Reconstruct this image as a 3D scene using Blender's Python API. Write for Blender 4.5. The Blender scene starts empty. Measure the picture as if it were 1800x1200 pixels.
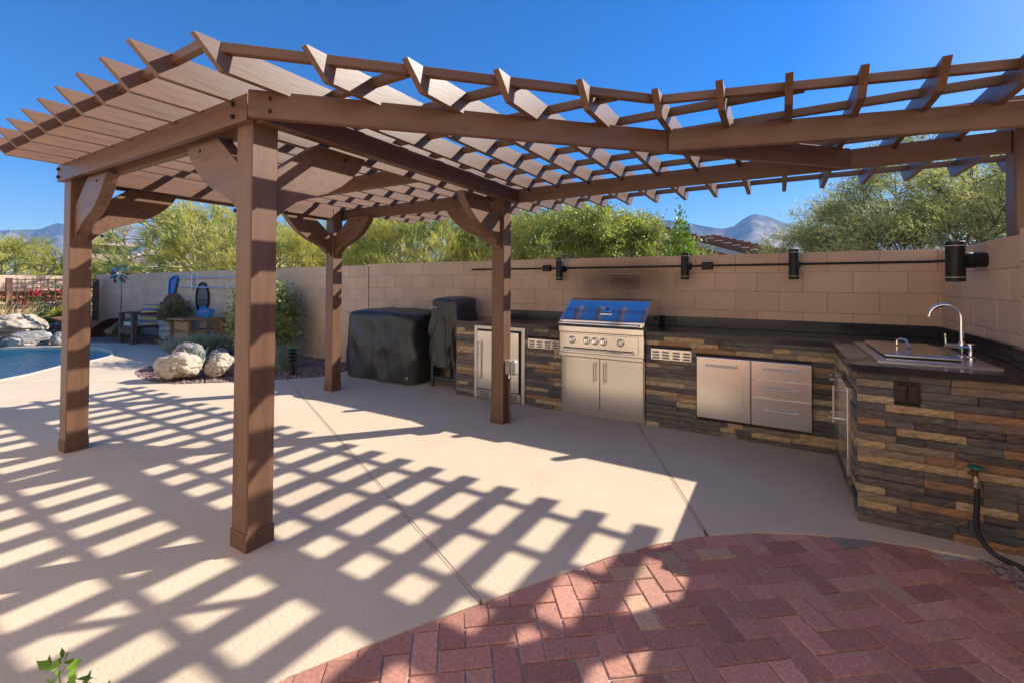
import bpy, bmesh, math, random
import numpy as np
from mathutils import Vector, Matrix, noise as mnoise

# ------------------------------------------------------------------ camera, sky, sun, exposure
SC = bpy.context.scene
COL = SC.collection
R = math.radians

def build_camera():
    yaw, pitch, roll = 0.537296854, 0.0156459884, -0.00523846757
    f = Vector((-math.sin(yaw)*math.cos(pitch), math.cos(yaw)*math.cos(pitch), math.sin(pitch)))
    r = Vector((math.cos(yaw), math.sin(yaw), 0)); d = f.cross(r)
    r2 = math.cos(roll)*r + math.sin(roll)*d
    d2 = -math.sin(roll)*r + math.cos(roll)*d
    m = Matrix.Identity(4)
    for i in range(3):
        m[i][0] = r2[i]; m[i][1] = -d2[i]; m[i][2] = -f[i]
    m.translation = Vector((0, 0, 1.4))
    cam = bpy.data.cameras.new('camera'); ob = bpy.data.objects.new('camera', cam)
    COL.objects.link(ob); ob.matrix_world = m
    cam.sensor_width = 36; cam.lens = 787.239/1800*36
    cam.shift_y = (487.627-600)/1800
    cam.clip_start = 0.05; cam.clip_end = 20000
    SC.camera = ob
build_camera()

SUN_VEC = Vector((0.95, 1.13, 1.0)).normalized()
SUN_EL = math.asin(SUN_VEC.z); SUN_AZ = math.atan2(SUN_VEC.x, SUN_VEC.y)
W = bpy.data.worlds.new('World'); SC.world = W; W.use_nodes = True
nt = W.node_tree
sky = nt.nodes.new('ShaderNodeTexSky'); sky.sky_type = 'NISHITA'; sky.sun_disc = False
sky.sun_elevation = SUN_EL; sky.sun_rotation = SUN_AZ
sky.air_density = 1.0; sky.dust_density = 0.7; sky.ozone_density = 2.5; sky.altitude = 800
hs = nt.nodes.new('ShaderNodeHueSaturation'); hs.inputs['Saturation'].default_value = 1.62; hs.inputs['Hue'].default_value = 0.511
nt.links.new(sky.outputs[0], hs.inputs['Color'])
nt.links.new(hs.outputs[0], nt.nodes['Background'].inputs[0])
nt.nodes['Background'].inputs[1].default_value = 0.083
sl = bpy.data.lights.new('sun', 'SUN'); sl.energy = 4.0; sl.angle = R(0.53); sl.color = (1.0, 0.94, 0.84)
so = bpy.data.objects.new('sun', sl); COL.objects.link(so)
so.rotation_euler = SUN_VEC.to_track_quat('Z', 'Y').to_euler(); so.location = (6, 7, 9)
SC.view_settings.view_transform = 'Standard'; SC.view_settings.look = 'None'
SC.view_settings.exposure = 1.15; SC.view_settings.gamma = 1.0; SC.view_settings.use_curve_mapping = False
SC.render.engine = 'CYCLES'
SC.cycles.use_denoising = True
SC.cycles.max_bounces = 8; SC.cycles.diffuse_bounces = 4; SC.cycles.transparent_max_bounces = 16
SC.cycles.caustics_reflective = False; SC.cycles.caustics_refractive = False

# ------------------------------------------------------------------ helpers
WL = {}          # world location of each parent (parents are never rotated unless noted)

class MB:
    def __init__(s): s.v = []; s.f = []
    def add(s, vs, fs):
        o = len(s.v); s.v += [tuple(x) for x in vs]; s.f += [tuple(i+o for i in q) for q in fs]; return s
    def box(s, x0, x1, y0, y1, z0, z1, b=0.0):
        if b <= 0:
            vs = [(x, y, z) for z in (z0, z1) for y in (y0, y1) for x in (x0, x1)]
            return s.add(vs, [(0,2,3,1),(4,5,7,6),(0,1,5,4),(2,6,7,3),(0,4,6,2),(1,3,7,5)])
        vs, fs = bev((x0+x1)/2, (y0+y1)/2, (z0+z1)/2, x1-x0, y1-y0, z1-z0, b)
        return s.add(vs, fs)
    def prism(s, poly, z0, z1):
        n = len(poly)
        vs = [(x, y, z0) for x, y in poly] + [(x, y, z1) for x, y in poly]
        fs = [tuple(range(n-1, -1, -1)), tuple(range(n, 2*n))]
        fs += [(i, (i+1) % n, n+(i+1) % n, n+i) for i in range(n)]
        return s.add(vs, fs)
    def extr(s, poly, fn, t0, t1):
        n = len(poly)
        vs = [fn(a, b, t0) for a, b in poly] + [fn(a, b, t1) for a, b in poly]
        fs = [tuple(range(n-1, -1, -1)), tuple(range(n, 2*n))]
        fs += [(i, (i+1) % n, n+(i+1) % n, n+i) for i in range(n)]
        return s.add(vs, fs)
    def tube(s, path, r, n=8, cap=True):
        path = [Vector(p) for p in path]; rr = r if isinstance(r, (list, tuple)) else [r]*len(path)
        o = len(s.v); prev = None
        for i, p in enumerate(path):
            t = (path[min(i+1, len(path)-1)] - path[max(i-1, 0)])
            t = t.normalized() if t.length > 1e-9 else Vector((0, 0, 1))
            if prev is None:
                a = t.cross(Vector((0, 0, 1)) if abs(t.z) < .9 else Vector((1, 0, 0))).normalized()
            else:
                a = (prev - t*prev.dot(t)).normalized()
            prev = a; b = t.cross(a)
            for k in range(n):
                w = 2*math.pi*k/n; q = p + (a*math.cos(w) + b*math.sin(w))*rr[i]
                s.v.append(tuple(q))
        for i in range(len(path)-1):
            for k in range(n):
                s.f.append((o+i*n+k, o+i*n+(k+1) % n, o+(i+1)*n+(k+1) % n, o+(i+1)*n+k))
        if cap:
            s.f.append(tuple(o+k for k in range(n-1, -1, -1)))
            e = o+(len(path)-1)*n; s.f.append(tuple(e+k for k in range(n)))
        return s
    def lathe(s, prof, c=(0, 0, 0), n=20, axis='z', cap=True):
        o = len(s.v)
        for r, h in prof:
            for k in range(n):
                w = 2*math.pi*k/n; a, b = r*math.cos(w), r*math.sin(w)
                q = {'z': (a, b, h), 'x': (h, a, b), 'y': (b, h, a)}[axis]
                s.v.append((q[0]+c[0], q[1]+c[1], q[2]+c[2]))
        m = len(prof)
        for i in range(m-1):
            for k in range(n):
                s.f.append((o+i*n+k, o+i*n+(k+1) % n, o+(i+1)*n+(k+1) % n, o+(i+1)*n+k))
        if cap:
            s.f.append(tuple(o+k for k in range(n-1, -1, -1))); s.f.append(tuple(o+(m-1)*n+k for k in range(n)))
        return s
    def mesh(s, name, off=(0, 0, 0)):
        me = bpy.data.meshes.new(name)
        ox, oy, oz = off
        me.from_pydata([(x-ox, y-oy, z-oz) for x, y, z in s.v], [], s.f); me.update()
        return me
    def build(s, name, mat, parent=None, smooth=False, angle=40):
        off = WL.get(parent.name, (0, 0, 0)) if parent else (0, 0, 0)
        return place(s.mesh(name, off), name, mat, parent, smooth, angle)

def bev(cx, cy, cz, sx, sy, sz, b):
    hx, hy, hz = sx/2, sy/2, sz/2; b = min(b, hx*.9, hy*.9, hz*.9)
    vs = []; idx = {}
    for i, X in enumerate((-1, 1)):
        for j, Y in enumerate((-1, 1)):
            for k, Z in enumerate((-1, 1)):
                for ax in range(3):
                    p = [X*(hx-b), Y*(hy-b), Z*(hz-b)]
                    p[ax] = (X*hx, Y*hy, Z*hz)[ax]
                    idx[(i, j, k, ax)] = len(vs); vs.append((cx+p[0], cy+p[1], cz+p[2]))
    I = lambda i, j, k, a: idx[(i, j, k, a)]
    fs = []
    for i in (0, 1):
        q = [I(i,0,0,0), I(i,1,0,0), I(i,1,1,0), I(i,0,1,0)]; fs.append(tuple(q if i else q[::-1]))
        q = [I(0,i,0,1), I(0,i,1,1), I(1,i,1,1), I(1,i,0,1)]; fs.append(tuple(q if i else q[::-1]))
        q = [I(0,0,i,2), I(1,0,i,2), I(1,1,i,2), I(0,1,i,2)]; fs.append(tuple(q if i else q[::-1]))
    for a in (0, 1):
        for c in (0, 1):
            q = [I(a,c,0,0), I(a,c,1,0), I(a,c,1,1), I(a,c,0,1)]; fs.append(tuple(q if a ^ c else q[::-1]))
            q = [I(a,0,c,0), I(a,1,c,0), I(a,1,c,2), I(a,0,c,2)]; fs.append(tuple(q[::-1] if a ^ c else q))
            q = [I(0,a,c,1), I(1,a,c,1), I(1,a,c,2), I(0,a,c,2)]; fs.append(tuple(q if a ^ c else q[::-1]))
            for k in (0, 1):
                t = [I(a,c,k,0), I(a,c,k,1), I(a,c,k,2)]
                fs.append(tuple(t if (a+c+k) % 2 else t[::-1]))
    return vs, fs

def place(me, name, mat, parent=None, smooth=False, angle=40):
    if mat is not None and len(me.materials) == 0: me.materials.append(mat)
    if smooth:
        me.polygons.foreach_set('use_smooth', [True]*len(me.polygons))
        try: me.set_sharp_from_angle(angle=R(angle))
        except Exception: pass
    o = bpy.data.objects.new(name, me); COL.objects.link(o)
    if parent:
        o.parent = parent; WL[o.name] = WL.get(parent.name, (0, 0, 0))
    else: WL[o.name] = (0, 0, 0)
    return o

def npmesh(name, verts, k):
    """verts (n*k,3): n separate polygons of k corners"""
    verts = np.asarray(verts, np.float32).reshape(-1, 3); n = len(verts)//k
    me = bpy.data.meshes.new(name)
    me.vertices.add(len(verts)); me.vertices.foreach_set('co', verts.ravel())
    me.loops.add(n*k); me.loops.foreach_set('vertex_index', np.arange(n*k, dtype=np.int32))
    me.polygons.add(n); me.polygons.foreach_set('loop_start', np.arange(0, n*k, k, dtype=np.int32))
    try: me.polygons.foreach_set('loop_total', np.full(n, k, np.int32))
    except Exception: pass
    me.update(calc_edges=True); me.validate()
    return me

def npbuild(name, verts, k, mat, parent=None):
    verts = np.asarray(verts, np.float32).reshape(-1, 3)
    if parent: verts = verts - np.array(WL.get(parent.name, (0, 0, 0)), np.float32)
    return place(npmesh(name, verts, k), name, mat, parent)

def tag(o, label=None, cat=None, group=None, kind=None):
    if label: o['label'] = label
    if cat: o['category'] = cat
    if group: o['group'] = group
    if kind: o['kind'] = kind
    return o

def thing(name, label, cat, loc=(0, 0, 0), group=None):
    o = bpy.data.objects.new(name, None); COL.objects.link(o); o.location = loc
    o.empty_display_size = .1
    WL[o.name] = tuple(loc); return tag(o, label, cat, group)

def struct(o): o['kind'] = 'structure'; return o

# ------------------------------------------------------------------ materials
def M(name, col, rough=.6, var=.12, vscale=6, bump=0, bscale=40, bdist=.004, metal=0, stretch=(1, 1, 1),
      rand=0.0, spec=.5, col2=None, c2scale=3, c2lo=.45, c2hi=.6, transl=0, detail=5, space='Object', coat=0):
    m = bpy.data.materials.new(name); m.use_nodes = True; t = m.node_tree; N = t.nodes; L = t.links
    b = N['Principled BSDF']
    b.inputs['Roughness'].default_value = rough; b.inputs['Metallic'].default_value = metal
    b.inputs['Specular IOR Level'].default_value = spec
    if coat: b.inputs['Coat Weight'].default_value = coat
    tc = N.new('ShaderNodeTexCoord'); mp = N.new('ShaderNodeMapping'); mp.inputs['Scale'].default_value = stretch
    if space == 'World':
        g = N.new('ShaderNodeNewGeometry'); L.new(g.outputs['Position'], mp.inputs[0])
    else: L.new(tc.outputs[space], mp.inputs[0])
    def nz(scale, det=detail):
        n = N.new('ShaderNodeTexNoise'); n.inputs['Scale'].default_value = scale; n.inputs['Detail'].default_value = det
        L.new(mp.outputs[0], n.inputs['Vector']); return n
    base = N.new('ShaderNodeRGB'); base.outputs[0].default_value = (*col, 1); out = base.outputs[0]
    if col2:
        n = nz(c2scale); r = N.new('ShaderNodeMapRange'); r.inputs[1].default_value = c2lo; r.inputs[2].default_value = c2hi
        L.new(n.outputs[0], r.inputs[0]); mx = N.new('ShaderNodeMix'); mx.data_type = 'RGBA'
        L.new(r.outputs[0], mx.inputs[0]); L.new(out, mx.inputs[6]); mx.inputs[7].default_value = (*col2, 1); out = mx.outputs[2]
    if var or rand:
        h = N.new('ShaderNodeHueSaturation'); L.new(out, h.inputs['Color']); out = h.outputs[0]
        val = None
        if var:
            n = nz(vscale); r = N.new('ShaderNodeMapRange'); r.inputs[1].default_value = .25; r.inputs[2].default_value = .75
            r.inputs[3].default_value = 1-var; r.inputs[4].default_value = 1+var; L.new(n.outputs[0], r.inputs[0]); val = r.outputs[0]
        if rand:
            oi = N.new('ShaderNodeObjectInfo'); r = N.new('ShaderNodeMapRange')
            r.inputs[3].default_value = 1-rand; r.inputs[4].default_value = 1+rand; L.new(oi.outputs['Random'], r.inputs[0])
            if val:
                mm = N.new('ShaderNodeMath'); mm.operation = 'MULTIPLY'; L.new(val, mm.inputs[0]); L.new(r.outputs[0], mm.inputs[1]); val = mm.outputs[0]
            else: val = r.outputs[0]
        L.new(val, h.inputs['Value'])
    L.new(out, b.inputs['Base Color'])
    if bump:
        n = nz(bscale, 6); bp = N.new('ShaderNodeBump'); bp.inputs['Strength'].default_value = bump; bp.inputs['Distance'].default_value = bdist
        L.new(n.outputs[0], bp.inputs['Height']); L.new(bp.outputs[0], b.inputs['Normal'])
    if transl:
        tr = N.new('ShaderNodeBsdfTranslucent'); L.new(out, tr.inputs[0]); ms = N.new('ShaderNodeMixShader'); ms.inputs[0].default_value = transl
        L.new(b.outputs[0], ms.inputs[1]); L.new(tr.outputs[0], ms.inputs[2]); L.new(ms.outputs[0], N['Material Output'].inputs[0])
    m['out'] = 1
    return m

def nodes(m): return m.node_tree.nodes, m.node_tree.links, m.node_tree.nodes['Principled BSDF']

WOOD = M('stained_wood', (.165, .084, .048), rough=.42, var=.10, vscale=3, stretch=(1.2, 14, 14), rand=.08, bump=.18, bscale=9, bdist=.003,
         col2=(.132, .066, .038), c2scale=1.6, c2lo=.5, c2hi=.62)
def wood_detail():
    # knots and dark checks with shapes of their own
    N, L, b = nodes(WOOD); h = b.inputs['Base Color'].links[0].from_socket.node; old = h.inputs['Color'].links[0].from_socket
    tc = N.new('ShaderNodeTexCoord'); oi = N.new('ShaderNodeObjectInfo'); mp = N.new('ShaderNodeMapping'); mp.inputs['Scale'].default_value = (2.1, 5.5, 5.5)
    ad = N.new('ShaderNodeVectorMath'); ad.operation = 'ADD'; L.new(tc.outputs['Object'], mp.inputs[0]); L.new(mp.outputs[0], ad.inputs[0])
    sc = N.new('ShaderNodeVectorMath'); sc.operation = 'SCALE'; sc.inputs[0].default_value = (37, 11, 23); L.new(oi.outputs['Random'], sc.inputs['Scale']); L.new(sc.outputs[0], ad.inputs[1])
    v = N.new('ShaderNodeTexVoronoi'); v.inputs['Scale'].default_value = 1.0; L.new(ad.outputs[0], v.inputs['Vector'])
    r = N.new('ShaderNodeMapRange'); r.inputs[1].default_value = .05; r.inputs[2].default_value = .10; r.inputs[3].default_value = .4; r.inputs[4].default_value = 0; L.new(v.outputs['Distance'], r.inputs[0])
    mx = N.new('ShaderNodeMix'); mx.data_type = 'RGBA'; L.new(r.outputs[0], mx.inputs[0]); L.new(old, mx.inputs[6]); mx.inputs[7].default_value = (.055, .026, .016, 1)
    m2 = N.new('ShaderNodeMapping'); m2.inputs['Scale'].default_value = (.7, 26, 26); a2 = N.new('ShaderNodeVectorMath'); a2.operation = 'ADD'
    L.new(tc.outputs['Object'], m2.inputs[0]); L.new(m2.outputs[0], a2.inputs[0]); L.new(sc.outputs[0], a2.inputs[1])
    n = N.new('ShaderNodeTexNoise'); n.inputs['Scale'].default_value = 1.5; n.inputs['Detail'].default_value = 5; L.new(a2.outputs[0], n.inputs['Vector'])
    r2 = N.new('ShaderNodeMapRange'); r2.inputs[1].default_value = .66; r2.inputs[2].default_value = .72; r2.inputs[4].default_value = .35; L.new(n.outputs[0], r2.inputs[0])
    m3 = N.new('ShaderNodeMix'); m3.data_type = 'RGBA'; L.new(r2.outputs[0], m3.inputs[0]); L.new(mx.outputs[2], m3.inputs[6]); m3.inputs[7].default_value = (.07, .035, .022, 1)
    L.new(m3.outputs[2], h.inputs['Color'])
wood_detail()
BOLT = M('bolt_metal', (.05, .035, .03), rough=.55, metal=.6, var=0)
STEEL = M('brushed_steel', (.73, .69, .63), rough=.26, metal=1, var=.05, vscale=2, stretch=(.3, 8, 120), bump=.05, bscale=30, bdist=.001)
STEELV = M('brushed_steel_vertical', (.73, .69, .63), rough=.25, metal=1, var=.05, vscale=2, stretch=(110, 8, .3), bump=.10, bscale=30, bdist=.001)
CHROME = M('chrome', (.85, .85, .86), rough=.07, metal=1, var=0)
POLISH = M('polished_steel', (.62, .62, .63), rough=.13, metal=1, var=.03, vscale=2)
DARK = M('dark_gap', (.012, .012, .013), rough=.6, var=0)
BLACK = M('black_metal', (.016, .015, .015), rough=.45, var=.2, metal=.3)
RUBBER = M('black_rubber', (.018, .018, .02), rough=.5, var=.2)
# ------------------------------------------------------------------ ground, paving, pool
def deck_material():
    m = M('cool_deck_concrete', (.69, .55, .395), rough=.78, var=.07, vscale=1.3, spec=.3, space='World')
    N, L, b = nodes(m)
    g = N.new('ShaderNodeNewGeometry')
    v = N.new('ShaderNodeTexNoise'); v.inputs['Scale'].default_value = 58; v.inputs['Detail'].default_value = 3.5
    w = N.new('ShaderNodeTexVoronoi'); w.inputs['Scale'].default_value = 95
    for n in (v, w): L.new(g.outputs['Position'], n.inputs['Vector'])
    r = N.new('ShaderNodeMapRange'); r.inputs[1].default_value = .33; r.inputs[2].default_value = .47; r.interpolation_type = 'SMOOTHSTEP'
    L.new(v.outputs[0], r.inputs[0])
    r2 = N.new('ShaderNodeMapRange'); r2.inputs[1].default_value = .08; r2.inputs[2].default_value = .3; L.new(w.outputs['Distance'], r2.inputs[0])
    a = N.new('ShaderNodeMath'); a.operation = 'MULTIPLY_ADD'; L.new(r2.outputs[0], a.inputs[0]); a.inputs[1].default_value = .3; L.new(r.outputs[0], a.inputs[2])
    bp = N.new('ShaderNodeBump'); bp.inputs['Strength'].default_value = .42; bp.inputs['Distance'].default_value = .003
    L.new(a.outputs[0], bp.inputs['Height']); L.new(bp.outputs[0], b.inputs['Normal'])
    # worn film: soft stains with shapes of their own
    st = N.new('ShaderNodeTexNoise'); st.inputs['Scale'].default_value = .9; st.inputs['Detail'].default_value = 7; L.new(g.outputs['Position'], st.inputs['Vector'])
    rs = N.new('ShaderNodeMapRange'); rs.inputs[1].default_value = .56; rs.inputs[2].default_value = .78; rs.inputs[4].default_value = .38; L.new(st.outputs[0], rs.inputs[0])
    h = b.inputs['Base Color'].links[0].from_socket.node; old = h.inputs['Color'].links[0].from_socket
    mx = N.new('ShaderNodeMix'); mx.data_type = 'RGBA'; L.new(rs.outputs[0], mx.inputs[0]); L.new(old, mx.inputs[6]); mx.inputs[7].default_value = (.47, .37, .28, 1)
    dr = N.new('ShaderNodeTexNoise'); dr.inputs['Scale'].default_value = 23; dr.inputs['Detail'].default_value = 3; L.new(g.outputs['Position'], dr.inputs['Vector'])
    rd = N.new('ShaderNodeMapRange'); rd.inputs[1].default_value = .73; rd.inputs[2].default_value = .77; rd.inputs[4].default_value = .5; L.new(dr.outputs[0], rd.inputs[0])
    m2 = N.new('ShaderNodeMix'); m2.data_type = 'RGBA'; L.new(rd.outputs[0], m2.inputs[0]); L.new(mx.outputs[2], m2.inputs[6]); m2.inputs[7].default_value = (.36, .28, .2, 1)
    L.new(m2.outputs[2], h.inputs['Color'])
    return m
DECK = deck_material()
GROUND = M('desert_soil', (.27, .19, .13), rough=.9, var=.2, vscale=.4, bump=.5, bscale=20, bdist=.02, space='World', col2=(.17, .16, .09), c2scale=.05)
BED = M('gravel_bed_soil', (.13, .085, .075), rough=.95, var=.25, vscale=20, bump=.7, bscale=60, bdist=.01)
GRAVEL = M('purple_gravel', (.225, .14, .125), rough=.85, var=.45, vscale=31, col2=(.33, .25, .22), c2scale=37)
PEBBLE = M('river_pebble', (.28, .21, .18), rough=.75, var=.3, vscale=9, rand=.35, bump=.2, bscale=50)
POOLPL = M('pool_plaster', (.30, .72, .84), rough=.6, var=.12, vscale=2)

POOL_NEAR = [(-9.1, -2.6), (-9.25, -.6), (-9.3, .6), (-9.54, 1.77), (-9.77, 2.1), (-10.32, 2.6), (-10.51, 3.0), (-10.85, 3.38), (-11.19, 3.57)]
POOL_FAR = [(-11.8, 3.74), (-12.5, 3.76), (-13.1, 3.56), (-13.7, 3.15), (-14.3, 2.65), (-14.6, 1.6), (-14.5, -2.6)]
POOL = POOL_NEAR + POOL_FAR
ARC = [(-1.62, -3.0), (-1.60, .3), (-1.56, .78), (-1.51, .98), (-1.39, 1.2), (-1.28, 1.4), (-1.13, 1.65), (-.93, 1.98), (-.77, 2.25), (-.61, 2.47),
       (-.36, 2.74), (-.11, 2.93), (.16, 3.07), (.41, 3.16), (.61, 3.21), (.79, 3.24), (.90, 3.25)]
ISLAND = [(-5.95, 5.39), (-5.97, 4.65), (-5.94, 4.32), (-6.32, 3.84), (-6.75, 3.35), (-7.22, 2.95), (-7.63, 2.86), (-8.18, 2.90), (-8.6, 3.0),
          (-8.95, 3.2), (-9.39, 3.71), (-9.81, 3.96), (-10.64, 4.5), (-11.5, 4.66), (-12.5, 4.55), (-13.6, 4.1), (-14.75, 3.2)]

def build_ground():
    bm = bmesh.new()
    def loop(pts, z):
        vs = [bm.verts.new((x, y, z)) for x, y in pts]
        return [bm.edges.new((vs[i], vs[(i+1) % len(vs)])) for i in range(len(vs))]
    S = 6500
    e = loop([(-S, -S), (S, -S), (S, S), (-S, S)], -.035) + loop(POOL, -.035)
    bmesh.ops.triangle_fill(bm, edges=e, use_beauty=True)
    for f in bm.faces:
        if f.normal.z < 0: f.normal_flip()
    me = bpy.data.meshes.new('ground'); bm.to_mesh(me); bm.free()
    struct(place(me, 'ground', GROUND))
    mb = MB(); n = len(POOL)
    vs = [(x, y, -.036) for x, y in POOL] + [(x*.985-.17, y*.97, -.95) for x, y in POOL]
    mb.add(vs, [(i, n+i, n+(i+1) % n, (i+1) % n) for i in range(n)] + [tuple(range(2*n-1, n-1, -1))])
    b = mb.build('pool_basin', POOLPL); struct(b)
    bm = bmesh.new(); bm.from_mesh(b.data); bmesh.ops.recalc_face_normals(bm, faces=bm.faces); bm.to_mesh(b.data); bm.free()
    wm = bpy.data.materials.new('pool_water'); wm.use_nodes = True; N = wm.node_tree.nodes; L = wm.node_tree.links
    N.remove(N['Principled BSDF'])
    tr = N.new('ShaderNodeBsdfTransparent'); tr.inputs[0].default_value = (.45, .86, .97, 1)
    gl = N.new('ShaderNodeBsdfGlossy'); gl.inputs['Roughness'].default_value = .03
    fr = N.new('ShaderNodeFresnel'); fr.inputs[0].default_value = 1.2
    g = N.new('ShaderNodeNewGeometry'); mp = N.new('ShaderNodeMapping'); mp.inputs['Scale'].default_value = (1, 2.2, 1)
    L.new(g.outputs['Position'], mp.inputs[0])
    nz = N.new('ShaderNodeTexNoise'); nz.inputs['Scale'].default_value = 6; nz.inputs['Detail'].default_value = 3; L.new(mp.outputs[0], nz.inputs['Vector'])
    bp = N.new('ShaderNodeBump'); bp.inputs['Strength'].default_value = .6; bp.inputs['Distance'].default_value = .05
    L.new(nz.outputs[0], bp.inputs['Height']); L.new(bp.outputs[0], gl.inputs['Normal']); L.new(bp.outputs[0], fr.inputs['Normal'])
    ms = N.new('ShaderNodeMixShader'); L.new(fr.outputs[0], ms.inputs[0]); L.new(tr.outputs[0], ms.inputs[1]); L.new(gl.outputs[0], ms.inputs[2])
    L.new(ms.outputs[0], N['Material Output'].inputs[0])
    mb = MB(); mb.add([(x, y, -.075) for x, y in POOL], [tuple(range(len(POOL)))])
    struct(mb.build('pool_water', wm))
    # coping ring
    cop = M('pool_coping', (.52, .46, .38), rough=.7, var=.1, bump=.3, bscale=50)
    mb = MB(); pts = POOL_NEAR[2:] + POOL_FAR[:5]
    mb.tube([(x, y, -.028) for x, y in pts], .045, 8)
    tag(struct(mb.build('pool_coping', cop)))
build_ground()

def build_deck():
    pool_side = [(x+.03, y+.02) for x, y in POOL_NEAR[::-1]] 
    far = [(x, y+.05) for x, y in POOL_FAR[:5][::-1]]
    poly = [(-5.2, 5.395), (-1.0, 5.395), (1.24, 5.395), (1.24, 3.32), (1.15, 3.29)] + ARC[::-1] + [(-9.05, -3.0)] + pool_side[::-1] + far[::-1] + ISLAND[::-1]
    bm = bmesh.new(); vs = [bm.verts.new((x, y, 0)) for x, y in poly]; f = bm.faces.new(vs)
    if f.normal.z < 0: f.normal_flip()
    bmesh.ops.triangulate(bm, faces=bm.faces[:], ngon_method='EAR_CLIP')
    root = thing('patio_deck', None, None); root['kind'] = 'structure'
    def side(p, q, c): return (q[0]-p[0])*(c[1]-p[1]) - (q[1]-p[1])*(c[0]-p[0])
    def cut(bm, p, q, gap):
        d = Vector((q[0]-p[0], q[1]-p[1], 0)).normalized(); n = Vector((-d.y, d.x, 0))
        for s in (-1, 1):
            geom = bm.verts[:] + bm.edges[:] + bm.faces[:]
            bmesh.ops.bisect_plane(bm, geom=geom, dist=1e-5, plane_co=Vector((*p, 0))+n*gap*s, plane_no=n)
        P = Vector((*p, 0))
        dele = [f for f in bm.faces if abs((f.calc_center_median()-P).dot(n)) < gap*.98]
        bmesh.ops.delete(bm, geom=dele, context='FACES')
    def split(bm, p, q):
        outb = []
        for s in (1, -1):
            b2 = bm.copy()
            dele = [f for f in b2.faces if side(p, q, f.calc_center_median())*s < 0]
            bmesh.ops.delete(b2, geom=dele, context='FACES'); outb.append(b2)
        return outb
    A = ((-6.1, 3.93), (-1.13, 1.65)); B = ((-1.25, 4.6), (-.37, 2.79)); C = ((-5.46, 1.02), (-3.3, 2.75)); D = ((-9.7, 1.45), (-7.6, 2.88))
    cut(bm, *A, .0115); up, lo = split(bm, *A)
    cut(up, *B, .0115); panels = split(up, *B)
    cut(lo, *C, .004); c1, c2 = split(lo, *C)
    cut(c1, *D, .004); panels += split(c1, *D) + [c2]
    for b2 in panels:
        if not len(b2.faces): continue
        bmesh.ops.dissolve_limit(b2, angle_limit=.01, verts=b2.verts[:], edges=b2.edges[:])
        r = bmesh.ops.extrude_face_region(b2, geom=b2.faces[:])
        bmesh.ops.translate(b2, vec=(0, 0, -.1), verts=[v for v in r['geom'] if isinstance(v, bmesh.types.BMVert)])
        bmesh.ops.recalc_face_normals(b2, faces=b2.faces[:])
        me = bpy.data.meshes.new('slab_panel'); b2.to_mesh(me); b2.free(); place(me, 'slab_panel', DECK, root)
    strip = M('joint_strip', (.60, .47, .35), rough=.7, var=.1)
    for (p, q), e in ((A, (0, 0)), (B, (0, 0))):
        d = Vector((q[0]-p[0], q[1]-p[1])).normalized(); n = Vector((-d.y, d.x))
        a = Vector(p); b = Vector(q) - d*.02; mb = MB()
        for s in (0,):
            P = [a-n*.0068, b-n*.0068, b+n*.0068, a+n*.0068]
            mb.prism([(v.x, v.y) for v in P], -.05, -.0012)
        mb.build('joint_strip', strip, root)
    g = MB(); g.prism([(-9, -3), (1.2, -3), (1.2, 5.39), (-9, 5.39)], -.034, -.03)
    return root
build_deck()

def clip(poly, a, b):
    out = []; n = len(poly)
    f = lambda p: (b[0]-a[0])*(p[1]-a[1]) - (b[1]-a[1])*(p[0]-a[0])
    for i in range(n):
        p, q = poly[i], poly[(i+1) % n]; fp, fq = f(p), f(q)
        if fp >= 0: out.append(p)
        if fp*fq < 0:
            t = fp/(fp-fq); out.append((p[0]+t*(q[0]-p[0]), p[1]+t*(q[1]-p[1])))
    return out
def area(p): return abs(sum(p[i][0]*p[(i+1) % len(p)][1]-p[(i+1) % len(p)][0]*p[i][1] for i in range(len(p))))/2

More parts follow.
